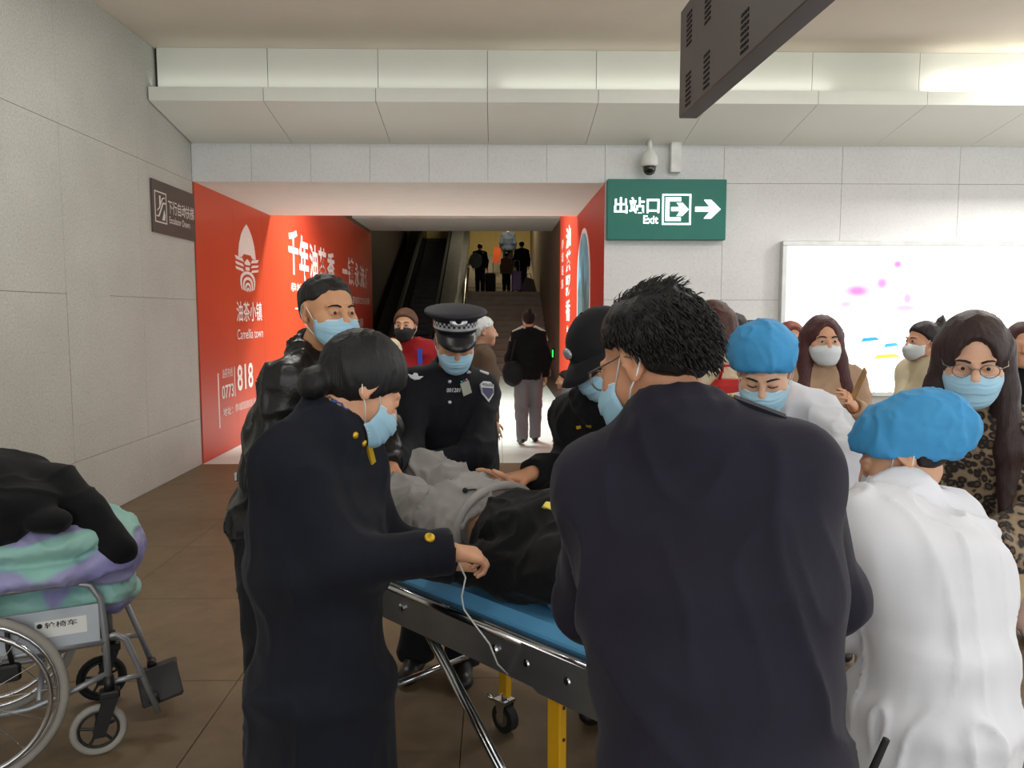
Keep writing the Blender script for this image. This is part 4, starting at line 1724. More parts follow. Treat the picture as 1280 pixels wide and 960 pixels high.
build_mask(J, r)
build_glasses(J, r)
jk = build_top(J, r, M_NAVY, g=.032, gs=.026, gw=.024, h=.0085, skirt=[(J['pelvis'] + V(.0, -.02, -.16), .205, .165), (J['pelvis'] + V(.0, -.03, -.42), .235, .19)], noise=folds(.0085, 6.0, (1, 1, .8), 2.0, .35), collar=.03, cstand=.0, collar_r=.011)
build_trousers(J, r, M_NAVYD, g=.004, top=.04)
build_shoes(J, r, M_SHOE)
for n_, g in (('R', 1),):
    a, b = J['shR'], J['neck']
    plate(jk, a * .70 + b * .30 + V(0, 0, .08), b - a, .085, .036, M_NAVYD, 'epaulette', .005)
    button(jk, a * .50 + b * .50 + V(0, .02, .08), .007, M_GOLD)
# his walkie-talkie
rd = empty('walkie_talkie', tuple(at(1085, 985, 1.10)), 'black walkie-talkie with stub antenna on the navy suit man\'s hip', 'radio')
p0 = at(1076, 990, 1.08)
dr = unit(at(1108, 924, 1.06) - at(1084, 962, 1.075))
Rr = frame(np.cross(dr, V(1, 0, 0)), dr)
MB().box(p0 - dr * .05, (.055, .034, .12), Rr, .006).build('case', M_BLACK, rd)
MB().tube([p0, p0 + dr * .02, at(1108, 924, 1.06)], [.008, .0058, .0052], 10).build('antenna', M_RUBBER, rd, smooth=True)
MB().tube([p0 + Rr[:, 0] * .018 + dr * .008, p0 + Rr[:, 0] * .018 + dr * .022], .007, 10).build('knob', M_BLACK, rd, smooth=True)

# ------------------------------------------------------------------ woman in the long navy coat
J = stance(-.43, 1.93, -66, 1.60, fem=True)
put(J, pelvis=at(402, 770, 1.93), chest=at(398, 650, 1.95), shR=at(360, 576, 1.84), shL=at(448, 580, 2.08), neck=at(414, 528, 1.95),
    elR=at(424, 702, 1.80), wrR=at(566, 690, 1.88), elL=at(478, 680, 2.14), wrL=at(572, 706, 2.16))
J['hipR'], J['hipL'] = J['pelvis'] + J['side'] * .085 + V(0, 0, -.04), J['pelvis'] - J['side'] * .085 + V(0, 0, -.04)
set_head(J, at(453, 482, 1.99), (.70, .42, -.57), s=1.05)
r = person('woman in a long navy coat with a low hair bun, back half turned to us', J)
build_body(J, r, (218, 164, 130), hand_spec={'R': ((.8, .5, -.3), (.0, .3, -.95), .8), 'L': ((.8, .3, -.3), (0, -.5, -.8), .6)})
build_hair(J, r, 'bun', (19, 17, 19), .0048, .014, seed=2.0, line=-.020)
build_mask(J, r)
lashes(J, r)
ct = build_top(J, r, M_NAVYD, g=.036, gs=.030, gw=.034, h=.009, name='long_coat', skirt=[(at(404, 850, 1.92) + V(0, 0, 0), .20, .182), (at(402, 1060, 1.92), .215, .195)], noise=folds(.009, 6.5, (1, 1, .5), 4.0, .35), collar=.045, cstand=-.006, collar_r=.012, wa=.05)
build_trousers(J, r, M_TROUS, g=.004, top=.02)
build_shoes(J, r, M_SHOE)
button(ct, (537, 672), .013)
button(ct, (444, 544), .009)
button(ct, (455, 554), .009)
plate(ct, (462, 567), V(1, -.3, -.35), .055, .018, M_GOLD, 'epaulette', .006)
F = Field(*bounds([J['neck']], .13), .008)
ax_ = unit(J['H'].w(0, -.02, -.06) - J['neck'])
F.rc(J['neck'] + ax_ * .0, J['neck'] + ax_ * .035, .066, .060, 0)
F.rc(J['neck'] + ax_ * .02, J['neck'] + ax_ * .2, .054, .054, .004, True)
F.mesh('shirt_collar', M_SHIRT, r)

# ------------------------------------------------------------------ man in the black leather jacket
J = stance(-.75, 2.60, -98, 1.72)
put(J, pelvis=at(342, 640, 2.80), chest=at(372, 545, 2.75), shR=at(362, 478, 2.60), shL=at(436, 468, 2.86), neck=at(396, 442, 2.74),
    elR=at(340, 575, 2.58), wrR=at(400, 640, 2.52), elL=at(480, 540, 2.98), wrL=at(484, 584, 2.78))
J['hipR'], J['hipL'] = J['pelvis'] + J['side'] * .09 + V(0, 0, -.04), J['pelvis'] - J['side'] * .09 + V(0, 0, -.04)
set_head(J, at(411, 390, 2.68), (.66, -.74, -.04), s=1.03)
r = person('crew-cut man in a black leather jacket and blue mask by the red mural', J)
build_body(J, r, (212, 158, 118), hand_spec={'L': ((.1, -.6, -.75), (.3, -.5, .4), .6)})
build_hair(J, r, 'short', (24, 21, 20), .005, .005, seed=3.0, line=.006)
add_eyes(J, r)
build_mask(J, r)
jk = build_top(J, r, M_LEATHER, g=.034, gs=.030, gw=.022, hem=.05, flare=.0, h=.0095, name='leather_jacket', noise=folds(.010, 9, (1, 1, .8), 6.0, .4), collar=.04, cstand=.0)
build_trousers(J, r, M_TROUS, top=.06)
build_shoes(J, r, M_SHOE)
F = Field(*bounds([J['neck']], .14), .008)
ax_ = unit(J['H'].w(0, -.02, -.06) - J['neck'])
F.rc(J['neck'] + ax_ * .0, J['neck'] + ax_ * .035, .078, .068, 0)
F.rc(J['neck'] + ax_ * .02, J['neck'] + ax_ * .2, .060, .062, .004, True)
F.mesh('shirt_collar', fabric('indigo_shirt', (44, 50, 86)), r)
q, n = patch_on(jk, at(297, 596, 2.7), None, None)
MB().box(q + V(-.005, 0, 0), (.016, .02, .03), None, .004).build('zip_pull', M_STEEL, jk)

# ------------------------------------------------------------------ police officer with the peaked cap
J = stance(-.14, 3.42, 168, 1.72)
put(J, pelvis=at(578, 612, 3.42), chest=at(564, 548, 3.30), shR=at(520, 484, 3.16), shL=at(600, 486, 3.30), neck=at(564, 468, 3.22),
    elL=at(597, 570, 3.12), wrL=at(516, 586, 2.99), elR=at(506, 562, 3.02), wrR=at(487, 580, 2.80))
J['hipR'], J['hipL'] = J['pelvis'] + J['side'] * .09 + V(0, 0, -.04), J['pelvis'] - J['side'] * .09 + V(0, 0, -.04)
J['anR'], J['toeR'], J['knR'] = V(-.36, 3.42, .085), V(-.38, 3.28, .03), V(-.29, 3.42, .49)
J['anL'], J['toeL'], J['knL'] = V(-.145, 3.38, .085), V(-.14, 3.23, .03), V(-.12, 3.40, .49)
set_head(J, at(569, 424, 3.12), (.12, -.84, -.50), s=.93)
r = person('police officer in a black jacket and checked-band peaked cap leaning over the legs', J)
build_body(J, r, (208, 152, 116), hand_spec={'L': ((-.7, -.45, -.5), (-.3, -.2, -.9), .6), 'R': ((-.2, -.8, -.5), (.2, -.2, -.95), .55)})
build_hair(J, r, 'short', (22, 20, 20), .006, .006, seed=4.0)
build_mask(J, r)
police_cap(J, r)
jk = build_top(J, r, M_PBLACK, g=.030, gs=.028, gw=.022, hem=.10, flare=.004, h=.0095, name='police_jacket', noise=folds(.009, 8.5, (1, 1, .8), 8.0, .35), collar=.055, cstand=.006)
build_trousers(J, r, M_TROUS, top=.06, ga=.045)
build_shoes(J, r, M_SHOE)
M_BADGE = mat('badge_white', (206, 208, 214), .5)
toward = V(.0, -.25, 0)
ex_ = V(1, 0, 0)
o, c_, x_, y_, n_ = plate(jk, (609, 490), V(1, .3, 0), .068, .088, M_BADGE, 'shoulder_badge', poly=[(-.42, -.1), (0, -.5), (.42, -.1), (.5, .35), (.25, .5), (-.25, .5), (-.5, .35)])
MB().prism([(-.026, -.004), (0, -.032), (.026, -.004), (.028, .016), (-.028, .016)], c_, x_, y_, n_, .002).build('badge_shield', mat('badge_blue', (52, 44, 92), .5), o)
lettering('POLICE', c_ + x_ * -.026 + y_ * .022 + n_ * .001, x_, y_, .052, .012, M_PBLACK, o, 'lettering', .02)
o, c_, x_, y_, n_ = plate(jk, (582, 485), V(1, 0, .25), .04, .055, mat('badge_grey', (170, 168, 156), .5), 'name_card')
for i, cc in enumerate(((60, 210, 200), (190, 60, 150), (210, 210, 230))):
    MB().box(c_ + x_ * (-.012 + .012 * i) + y_ * .034, (.007, .005, .005)).build('ribbon_bar', mat('ribbon_%d' % i, cc, .4), o)
o, c_, x_, y_, n_ = plate(jk, (566, 487), V(1, 0, -.12), .062, .02, M_PBLACK, 'number_tag')
lettering('001201', c_ - x_ * .03 - y_ * .009, x_, y_, .06, .017, M_BADGE, o, 'lettering', .02, .002)
plate(jk, (519, 471), V(1, 0, -.1), .062, .03, M_BADGE, 'chest_badge', poly=[(-.5, .2), (-.2, .1), (-.1, .5), (.1, .5), (.2, .1), (.5, .2), (.3, -.3), (0, -.5), (-.3, -.3)])
for px, py in ((562, 477), (562, 503)):
    button(jk, (px, py), .008, M_SILVER)
plate(jk, (605, 466), V(1, -.2, .6), .04, .012, M_BADGE, 'shoulder_bar')
plate(jk, at(596, 456, 3.1), V(1, 0, 0), .018, .014, M_BADGE, 'collar_badge', poly=[(-.5, -.5), (.5, 0), (-.1, .5)])
pc = at(612, 560, 3.36)
MB().box(pc, (.06, .11, .15), None, .02).build('belt_pouch', M_LEATHER, r)
MB().lathe([(1, -.02), (1, .02)], J['pelvis'] + V(0, 0, .01), frame(J['face']), 28, .196, .146).build('belt', M_LEATHER, r, smooth=True)

# ------------------------------------------------------------------ officer in the black baseball cap
J = stance(.56, 2.98, 140, 1.72)
put(J, pelvis=at(800, 680, 2.92), chest=at(768, 580, 2.82), shR=at(716, 520, 2.86), shL=at(800, 530, 2.62), neck=at(752, 498, 2.70),
    elR=at(716, 582, 2.88), wrR=at(664, 592, 2.68), elL=at(800, 640, 2.52), wrL=at(760, 660, 2.35))
J['hipR'], J['hipL'] = J['pelvis'] + J['side'] * .09 + V(0, 0, -.04), J['pelvis'] - J['side'] * .09 + V(0, 0, -.04)
set_head(J, at(754, 440, 2.60), (-.74, -.25, -.62), s=1.08)
r = person('officer in a black baseball cap pressing a hand on the patient\'s hip', J)
build_body(J, r, (206, 148, 112), hand_spec={'R': ((-.93, -.25, -.12), (-.05, -.1, -1), .35)})
build_hair(J, r, 'short', (20, 18, 18), .006, .006, seed=5.0)
build_mask(J, r)
baseball_cap(J, r, fabric('cap_black', (24, 24, 28), .8))
jk = build_top(J, r, M_BLACKC, g=.034, gs=.030, gw=.024, hem=.10, h=.0095, name='police_jacket', noise=folds(.008, 8.5, (1, 1, .8), 9.0, .35), collar=.05, cstand=.0, collar_r=.015)
build_trousers(J, r, M_TROUS, top=.06)
build_shoes(J, r, M_SHOE)
for dp in (0, 12):
    plate(jk, (724 + dp, 534 - dp * .15), V(1, 0, .3), .018, .011, M_GOLD, 'gold_star')

# ------------------------------------------------------------------ nurse facing us
J = stance(1.02, 2.92, 152, 1.62, fem=True)
put(J, pelvis=at(1010, 660, 2.82), chest=at(990, 570, 2.68), shR=at(918, 520, 2.62), shL=at(1026, 524, 2.50), neck=at(965, 502, 2.58),
    elL=at(1060, 575, 2.28), wrL=at(1016, 640, 2.14), elR=at(905, 620, 2.5), wrR=at(890, 650, 2.3))
J['hipR'], J['hipL'] = J['pelvis'] + J['side'] * .085 + V(0, 0, -.04), J['pelvis'] - J['side'] * .085 + V(0, 0, -.04)
set_head(J, at(956, 462, 2.48), (-.34, -.80, -.48), s=1.0)
r = person('nurse in a blue cap and mask facing us, looking down over the patient', J)
build_body(J, r, (232, 186, 156))
build_hair(J, r, 'short', (24, 20, 20), .006, .007, seed=6.0)
lashes(J, r)
add_eyes(J, r, brow=True, closed=True)
build_mask(J, r)
surgical_cap(J, r, (.02, -.05, .05), seed=1.0)
build_top(J, r, M_WHITEC, g=.030, gs=.034, gw=.034, h=.0095, name='white_coat', skirt=[(J['pelvis'] + V(0, .02, -.2), .19, .15), (J['pelvis'] + V(0, .03, -.42), .21, .17)], noise=folds(.010, 9, (1, 1, .8), 11.0, .4), collar=.035, cstand=.0)
build_trousers(J, r, fabric('white_trousers', (214, 214, 220)), g=.002, gk=.02, top=.02)
build_shoes(J, r, M_WHITEP)

# ------------------------------------------------------------------ nurse bending away from us
J = stance(1.06, 1.74, 48, 1.62, fem=True)
put(J, pelvis=at(1172, 800, 1.74), chest=at(1152, 700, 1.80), shR=at(1188, 650, 1.96), shL=at(1086, 664, 1.76), neck=at(1128, 626, 1.90),
    elL=at(1068, 770, 1.86), wrL=(.66, 2.0, 1.02), elR=(1.0, 2.22, 1.0), wrR=(.82, 2.34, .98))
J['hipR'], J['hipL'] = J['pelvis'] + J['side'] * .085 + V(0, 0, -.04), J['pelvis'] - J['side'] * .085 + V(0, 0, -.04)
set_head(J, at(1126, 566, 1.95), (-.70, .42, -.46), s=1.0)
r = person('nurse in a white coat and puffy blue cap bending with her back to us', J)
build_body(J, r, (214, 164, 132))
build_hair(J, r, 'short', (30, 26, 28), .006, .011, seed=7.0, line=-.02)
build_mask(J, r)
surgical_cap(J, r, (.025, -.088, .022), seed=2.0, grow=.014)
build_top(J, r, M_WHITEC, g=.040, gs=.036, gw=.034, h=.009, name='white_coat', skirt=[(J['pelvis'] + V(-.01, -.01, -.16), .205, .175), (J['pelvis'] + V(-.05, -.02, -.46), .215, .19)], noise=folds(.012, 8.0, (1, 1, .3), 15.1, .4), collar=.05, cstand=.004, kk=.10)
build_trousers(J, r, fabric('white_trousers', (214, 214, 220)), g=.002, gk=.02, top=.02)
build_shoes(J, r, M_WHITEP)


# ------------------------------------------------------------------ woman in the leopard top
def leopard():
    k = NT('leopard_plush')
    co = k.coords('pos')
    nz = k.n('ShaderNodeTexNoise')
    nz.inputs['Scale'].default_value = 14
    k.l(co, nz.inputs['Vector'])
    ad = k.n('ShaderNodeVectorMath', operation='MULTIPLY_ADD')
    k.l(nz.outputs['Color'], ad.inputs[0])
    ad.inputs[1].default_value = (.03, .03, .03)
    k.l(co, ad.inputs[2])
    vo = k.n('ShaderNodeTexVoronoi')
    vo.inputs['Scale'].default_value = 42
    k.l(ad.outputs[0], vo.inputs['Vector'])
    f2 = k.noise(co, 60, 3)
    c = k.ramp(vo.outputs['Distance'], [(.0, srgb(92, 72, 52)), (.22, srgb(86, 66, 48)), (.30, srgb(30, 23, 19)), (.50, srgb(34, 26, 21)), (.60, srgb(136, 114, 90)), (1, srgb(154, 132, 106))])
    k.l(c, k.b.inputs['Base Color'])
    k.b.inputs['Roughness'].default_value = .9
    k.b.inputs['Sheen Weight'].default_value = .2
    k.bump(f2, .6, .006)
    return k.m


M_LEO = leopard()
J = stance(1.46, 2.62, 158, 1.66, fem=True)
put(J, pelvis=at(1222, 680, 2.52), chest=at(1215, 590, 2.44), shR=at(1160, 530, 2.46), shL=at(1262, 540, 2.30), neck=at(1212, 512, 2.38),
    elR=at(1142, 630, 2.36), wrR=at(1180, 700, 2.22), elL=at(1290, 640, 2.28), wrL=at(1240, 690, 2.16))
J['hipR'], J['hipL'] = J['pelvis'] + J['side'] * .085 + V(0, 0, -.04), J['pelvis'] - J['side'] * .085 + V(0, 0, -.04)
set_head(J, at(1216, 448, 2.30), (-.42, -.84, -.26), s=1.03)
r = person('long-haired woman in a leopard print top, spectacles and blue mask', J)
build_body(J, r, (224, 176, 146))
build_hair(J, r, 'long', (48, 30, 28), .006, .018, length=.36, seed=8.0)
add_eyes(J, r)
build_mask(J, r)
build_glasses(J, r, (220, 190, 170), .0018)
build_top(J, r, M_LEO, g=.036, gs=.036, gw=.030, hem=.03, flare=.0, h=.0095, name='leopard_top', noise=folds(.010, 10, (1, 1, .8), 15.0, .5), collar=.03, cstand=-.01)
build_trousers(J, r, fabric('tan_trousers', (200, 178, 138)), top=.04, gk=.045, ga=.05)
build_shoes(J, r, M_SHOE)

# ------------------------------------------------------------------ the patient, lying with legs towards the far left
J = stance(0, 0, 0, 1.70)
J['root'] = SX(.75, 0, .80)
J['face'] = V(0, 0, 1)
J['side'] = STR_V
put(J, pelvis=SX(.78, 0, .92), chest=SX(.44, 0, .93), neck=SX(.20, 0, .93),
    shR=SX(.25, .17, .91), shL=SX(.25, -.17, .91), elR=SX(.52, .26, .88), wrR=SX(.74, .16, .98),
    elL=at(640, 716, 2.16), wrL=at(556, 700, 2.22),
    hipR=SX(.82, .09, .92), hipL=SX(.82, -.09, .92), knR=SX(1.2, .11, .98), knL=SX(1.2, -.10, .95),
    anR=SX(1.60, .10, .86), anL=SX(1.61, -.12, .855), toeR=SX(1.66, .12, .99), toeL=SX(1.66, -.16, .97))
set_head(J, SX(.03, 0, .945), (.05, .03, 1), up=-STR_U)
r = person('patient lying on the stretcher in grey sweatpants and a black top', J)
build_body(J, r, (210, 158, 124), hand_spec={'L': (unit(J['wrL'] - J['elL']), V(0, 0, -1), .4)})
build_hair(J, r, 'short', (22, 20, 20), .006, .014, seed=9.0)
add_eyes(J, r, closed=True)
F = Field(*bounds([J[k] for k in ('pelvis', 'hipR', 'hipL', 'knR', 'knL', 'anR', 'anL')] + [SX(.66, 0, .92)], .2), .009)
F.ec(SX(.68, 0, .925), SX(.84, 0, .925), STR_V, (.170, .115), (.185, .125), .05)
for n in 'RL':
    F.rc(J['hip' + n], J['kn' + n], .108, .088, .04)
    F.rc(J['kn' + n], J['an' + n], .088, .062, .04)
F.plane(SX(.67, 0, 0), -STR_U)
F.plane(SX(1.58, 0, 0), STR_U)
tr = F.mesh('sweatpants', fabric('grey_jersey', (158, 155, 153), .9, .3, 420, .12), r, folds(.017, 10, (1, 1, 1), 17.0, .4))
pk, nk_ = patch_on(tr, (582, 613), None, None)
MB().tube([pk + nk_ * .004, pk + nk_ * .006 + V(.02, -.005, .004), pk + nk_ * .006 + V(.036, -.008, .006)], .0028, 6).build('zip_tab', M_BLACK, tr)
MB().lathe([(.009, -.002), (.009, .003), (.005, .004)], pk + nk_ * .003, frame(np.cross(nk_, V(1, .1, 0)), nk_), 12).build('zip_ring', M_BLACK, tr)
# elastic waistband
bnd = [SX(.672, .178 * math.cos(q), .925 + .124 * math.sin(q)) for q in np.linspace(0, 2 * math.pi, 25)[:-1]]
MB().tube(bnd, .014, 8, closed=True).build('waistband', fabric('grey_jersey', (158, 155, 153)), tr, smooth=True)
F = Field(*bounds([J[k] for k in ('shR', 'shL', 'elR', 'elL', 'wrR', 'wrL', 'chest', 'neck')] + [SX(.64, 0, .92)], .2), .0095)
F.ec(SX(.60, 0, .93), SX(.42, 0, .935), STR_V, (.178, .122), (.190, .130), .05)
F.ec(SX(.42, 0, .93), SX(.26, 0, .925), STR_V, (.185, .13), (.19, .10), .05)
F.rc(J['shR'], J['shL'], .09, .09, .05)
for n in 'RL':
    F.rc(J['sh' + n], J['el' + n], .085, .075, .04)
    F.rc(J['el' + n], J['wr' + n], .072, .058, .04)
F.plane(SX(.612, 0, 0), STR_U)
dl = unit(J['wrL'] - J['elL'])
F.put(J['wrL'] - .1, J['wrL'] + .1, 0, lambda X, Y, Z: np.maximum(-((X - J['wrL'][0]) * dl[0] + (Y - J['wrL'][1]) * dl[1] + (Z - J['wrL'][2]) * dl[2]), np.sqrt((X - J['wrL'][0]) ** 2 + (Y - J['wrL'][1]) ** 2 + (Z - J['wrL'][2]) ** 2) - .1), True)
pt = F.mesh('black_top', M_BLACKC, r, folds(.012, 9, (1, 1, 1), 19.0, .4))
plate(pt, (685, 632), V(1, -.2, .35), .045, .028, mat('yellow_patch', (232, 214, 90), .5), 'yellow_emblem', poly=[(-.5, -.4), (.2, -.5), (.5, .0), (.3, .5), (-.2, .3)])
build_shoes(J, r, M_SHOE)
# ================================================================== STRETCHER
M_YEL = mat('yellow_enamel', (214, 160, 24), .4, 0, .06, 6, .05)
M_MATT = mat('mattress_blue', (92, 160, 206), .5, 0, .06, 5, .08, 60)
M_RAIL = mat('rail_steel', (150, 150, 152), .34, .85, .12, 7)
M_SHEET = fabric('blue_sheet', (62, 108, 160))
sr = empty('stretcher', tuple(SX(.85, 0, 0)), 'wheeled ambulance stretcher with blue mattress and yellow legs', 'stretcher')
SM = np.array([STR_U, STR_V, V(0, 0, 1)]).T
MB().box(SX(.90, 0, .765), (1.88, .54, .065), SM, .028).build('mattress', M_MATT, sr, smooth=False)
MB().box(SX(.14, 0, .825), (.30, .42, .07), SM, .03).build('pillow', M_SHEET, sr)
MB().box(SX(1.55, 0, .80), (.5, .50, .03), SM, .012).build('folded_sheet', M_SHEET, sr)
for g in (-1, 1):
    rl = MB().box(SX(.92, g * .295, .69), (1.80, .018, .105), SM, .004).build('side_rail', M_RAIL, sr)
    MB().tube([SX(-.02, g * .30, .745), SX(1.86, g * .30, .745)], .012, 10).build('top_tube', M_CHROME, rl, smooth=True)
    for uu in (.10, .24, .36, .78, .92, 1.62):
        MB().lathe([(.013, 0), (.013, .006), (.008, .010)], SX(uu, g * .305, .70), frame((0, 0, 1), STR_V * g), 10).build('rivet', M_CHROME, rl)
for uu in (.02, 1.82):
    MB().box(SX(uu, 0, .69), (.02, .59, .07), SM, .004).build('end_rail', M_RAIL, sr)
# corner bracket and push handle at the head end
for g in (-1, 1):
    MB().prism([(-.02, -.055), (.20, -.055), (.26, -.02), (.26, .06), (-.02, .06)], SX(.0, g * .312, .69), STR_U, V(0, 0, 1), np.cross(STR_U, V(0, 0, 1)), .006).build('corner_plate', M_RAIL, sr)
    MB().tube([SX(.06, g * .27, .74), SX(-.06, g * .27, .745), SX(-.13, g * .25, .745)], .015, 12).build('push_handle', M_CHROME, sr, smooth=True)
    MB().tube([SX(.05, g * .28, .68), SX(-.05, g * .28, .655), SX(-.10, g * .27, .64)], .013, 12).build('lower_handle', M_CHROME, sr, smooth=True)
    MB().tube([SX(-.13, g * .25, .745), SX(-.19, g * .25, .745)], .019, 12).build('handle_grip', M_RUBBER, sr, smooth=True)


def castor(u, v, z=.0, rw=.055, name='castor'):
    c = MB()
    o = SX(u, v, rw)
    c.tube([o - STR_V * .018, o + STR_V * .018], rw, 24)
    w = c.build('castor_wheel', M_RUBBER, sr, smooth=False)
    MB().tube([o - STR_V * .021, o + STR_V * .021], rw * .55, 16).build('wheel_hub', M_STEEL, w)
    f = MB()
    for g in (-1, 1):
        f.prism([(-.012, -.01), (.012, -.01), (.03, .065), (-.02, .065)], o + STR_V * (g * .026) , STR_U, V(0, 0, 1), np.cross(STR_U, V(0, 0, 1)), .003)
    f.box(SX(u + .005, v, rw + .068), (.06, .06, .012), SM)
    f.build('castor_fork', M_CHROME, sr)
    MB().tube([SX(u, v, rw + .068), SX(u, v, rw + .10)], .016, 10).build('castor_stem', M_CHROME, sr, smooth=True)
    MB().tube([SX(u + .03, v - .035, rw + .075), SX(u + .05, v - .05, rw + .09)], .008, 8).build('brake_pedal', M_CHROME, sr, smooth=True)


for u, v in ((.17, -.27), (.17, .27), (1.05, -.24), (.95, .30)):
    castor(u, v)
    lg = MB().box(SX(u, v, .40), (.046, .028, .52), SM, .004).build('leg', M_YEL, sr)
    for t in range(5):
        p = SX(u - .0235, v, .26 + .085 * t)
        MB().lathe([(.005, 0), (.005, .0015)], p, frame((0, 0, 1), -STR_U), 8).build('leg_hole', M_BLACK, lg)
    MB().box(SX(u, v, .645), (.06, .04, .05), SM, .004).build('leg_socket', M_STEEL, sr)
for g, off in ((-1, 0), (1, 0)):
    for w in (0, .024):
        MB().tube([SX(.72 + w, g * .265, .66), SX(.42 + w, g * .255, .36), SX(.17 + w, g * .25, .12)], .0105, 10).build('diagonal_strut', M_CHROME, sr, smooth=True)
    MB().tube([SX(1.06, g * .24, .30), SX(1.50, g * .25, .64)], .0105, 10).build('diagonal_strut', M_CHROME, sr, smooth=True)
for u in (.17, 1.05):
    MB().tube([SX(u, -.25, .30), SX(u, .28, .30)], .012, 10).build('cross_bar', M_CHROME, sr, smooth=True)
iv = MB().tube([at(566, 690, 2.10), at(574, 705, 2.02), at(582, 722, 2.01), at(577, 745, 2.0), at(580, 762, 2.0), at(596, 784, 1.985), at(612, 805, 1.97), at(622, 830, 1.99), at(640, 848, 2.02)], .0025, 6).build('infusion_tube', mat('clear_tubing', (205, 205, 200), .2, spec=.7), None, tuple(at(577, 745, 2.0)), smooth=True)
tag(iv, 'thin clear infusion tube hanging over the stretcher rail', 'tube')

# ================================================================== WHEELCHAIR
WO = V(-1.865, 2.81, 0)
WF = unit(V(.906, .423, 0))
WR = unit(V(.423, -.906, 0))


def WX(f, r, z):
    return WO + WF * f + WR * r + V(0, 0, z)


WM = np.array([WF, -WR, V(0, 0, 1)]).T
M_TUBE = mat('grey_tube', (150, 152, 156), .35, .5, .05)
M_TYRE = mat('grey_tyre', (150, 146, 138), .7)
M_FOOT = mat('footplate', (46, 42, 44), .55)
M_NYLON = fabric('black_nylon', (24, 24, 28), .7)
wc = empty('wheelchair', tuple(WO), 'folding grey tube wheelchair standing by the left wall', 'wheelchair')
for g in (-1, 1):
    s_ = .225 * g
    # side frame: front post, armrest loop, seat rail, lower rail
    MB().tube([WX(.40, s_, .22), WX(.395, s_, .44), WX(.385, s_, .58), WX(.355, s_, .635), WX(.30, s_, .65), WX(.0, s_, .65), WX(-.03, s_, .62), WX(-.03, s_, .25)], .0125, 10).build('side_frame', M_TUBE, wc, smooth=True)
    MB().tube([WX(-.04, s_, .42), WX(.40, s_, .42)], .0125, 10).build('seat_rail', M_TUBE, wc, smooth=True)
    MB().tube([WX(-.04, s_, .22), WX(.15, s_, .22), WX(.28, s_, .255), WX(.40, s_, .30)], .011, 10).build('lower_rail', M_TUBE, wc, smooth=True)
    MB().tube([WX(-.03, s_, .3), WX(-.05, s_, .9), WX(-.10, s_, .93), WX(-.18, s_, .93)], .0125, 10).build('back_post', M_TUBE, wc, smooth=True)
    MB().tube([WX(-.16, s_, .93), WX(-.25, s_, .93)], .018, 10).build('push_grip', M_RUBBER, wc, smooth=True)
    MB().box(WX(.12, s_, .665), (.30, .045, .025), WM, .01).build('arm_pad', M_NYLON, wc)
    gp = MB().box(WX(.18, s_ + .004 * g, .495), (.40, .008, .14), WM, .003).build('skirt_guard', mat('guard_grey', (178, 184, 192), .45), wc)
    if g > 0:
        MB().box(WX(.26, s_ + .0092, .50), (.16, .0012, .06), WM).build('maker_label', M_WHITEP, gp)
        lettering('轮椅车', WX(.21, s_ + .0102, .502), WF, V(0, 0, 1), .10, .022, M_BLACK, gp, 'lettering', .01, .0006)
        MB().lathe([(.009, 0), (.008, .001)], WX(.195, s_ + .0100, .514), frame((0, 0, 1), WR), 12).build('label_mark', M_BLACK, gp)
        MB().tube([WX(.10, s_ + .016, .56), WX(.10, s_ + .018, .46), WX(.11, s_ + .02, .40)], .008, 8).build('brake_lever', M_BLACK, wc, smooth=True)
        MB().box(WX(.10, s_ + .016, .37), (.07, .03, .06), WM, .008).build('brake_clamp', M_BLACK, wc)
    # footrest hanger and plate
    a = .215 * g
    MB().tube([WX(.39, a, .43), WX(.43, a, .435), WX(.46, a * .99, .41), WX(.50, a * .95, .29), WX(.56, a * .9, .10)], .0115, 10).build('footrest_tube', M_TUBE, wc, smooth=True)
    MB().tube([WX(.40, a, .26), WX(.51, a * .95, .26)], .010, 10).build('footrest_brace', M_TUBE, wc, smooth=True)
    th = math.radians(8 if g > 0 else -6)
    FM = WM @ np.array(Matrix.Rotation(math.radians(-12), 3, 'Y')) @ np.array(Matrix.Rotation(math.radians(38 * (1 if g > 0 else -.25)), 3, 'X'))
    pc_ = WX(.57, a * .9 - .085 * g, .14 + (.03 if g > 0 else .0))
    MB().box(pc_, (.15, .15, .018), FM, .008).build('footplate', M_FOOT, wc)
    MB().tube([WX(.548, a * .9, .145), WX(.548, a * .9 - .05 * g, .145)], .018, 10).build('footplate_hinge', M_BLACK, wc, smooth=True)

    # front castor
    o = WX(.36, s_, .095)
    tw = MB()
    ring = [o + WF * (.082 * math.cos(q)) + V(0, 0, .082 * math.sin(q)) for q in np.linspace(0, 2 * math.pi, 25)[:-1]]
    wh = MB().tube(ring, .0135, 8, closed=True).build('castor_tyre', M_TYRE if g > 0 else M_RUBBER, wc, smooth=True)
    ring2 = [o + WF * (.066 * math.cos(q)) + V(0, 0, .066 * math.sin(q)) for q in np.linspace(0, 2 * math.pi, 25)[:-1]]
    MB().tube(ring2, .006, 6, closed=True).build('castor_rim', M_BLACK, wh, smooth=True)
    MB().tube([o - WR * .02, o + WR * .02], .017, 12).build('castor_hub', M_BLACK, wh)
    for q in range(5):
        an_ = 2 * math.pi * q / 5 + .4
        d_ = WF * math.cos(an_) + V(0, 0, math.sin(an_))
        MB().tube([o + d_ * .012, o + d_ * .066], .0055, 6).build('castor_spoke', M_BLACK, wh)
    fk = MB()
    for k_ in (-1, 1):
        fk.prism([(-.022, -.02), (.02, -.02), (.07, .12), (.015, .12)], o + WR * (k_ * .022 + (.003 if k_ > 0 else 0)), WF, V(0, 0, 1), np.cross(WF, V(0, 0, 1)), .005)
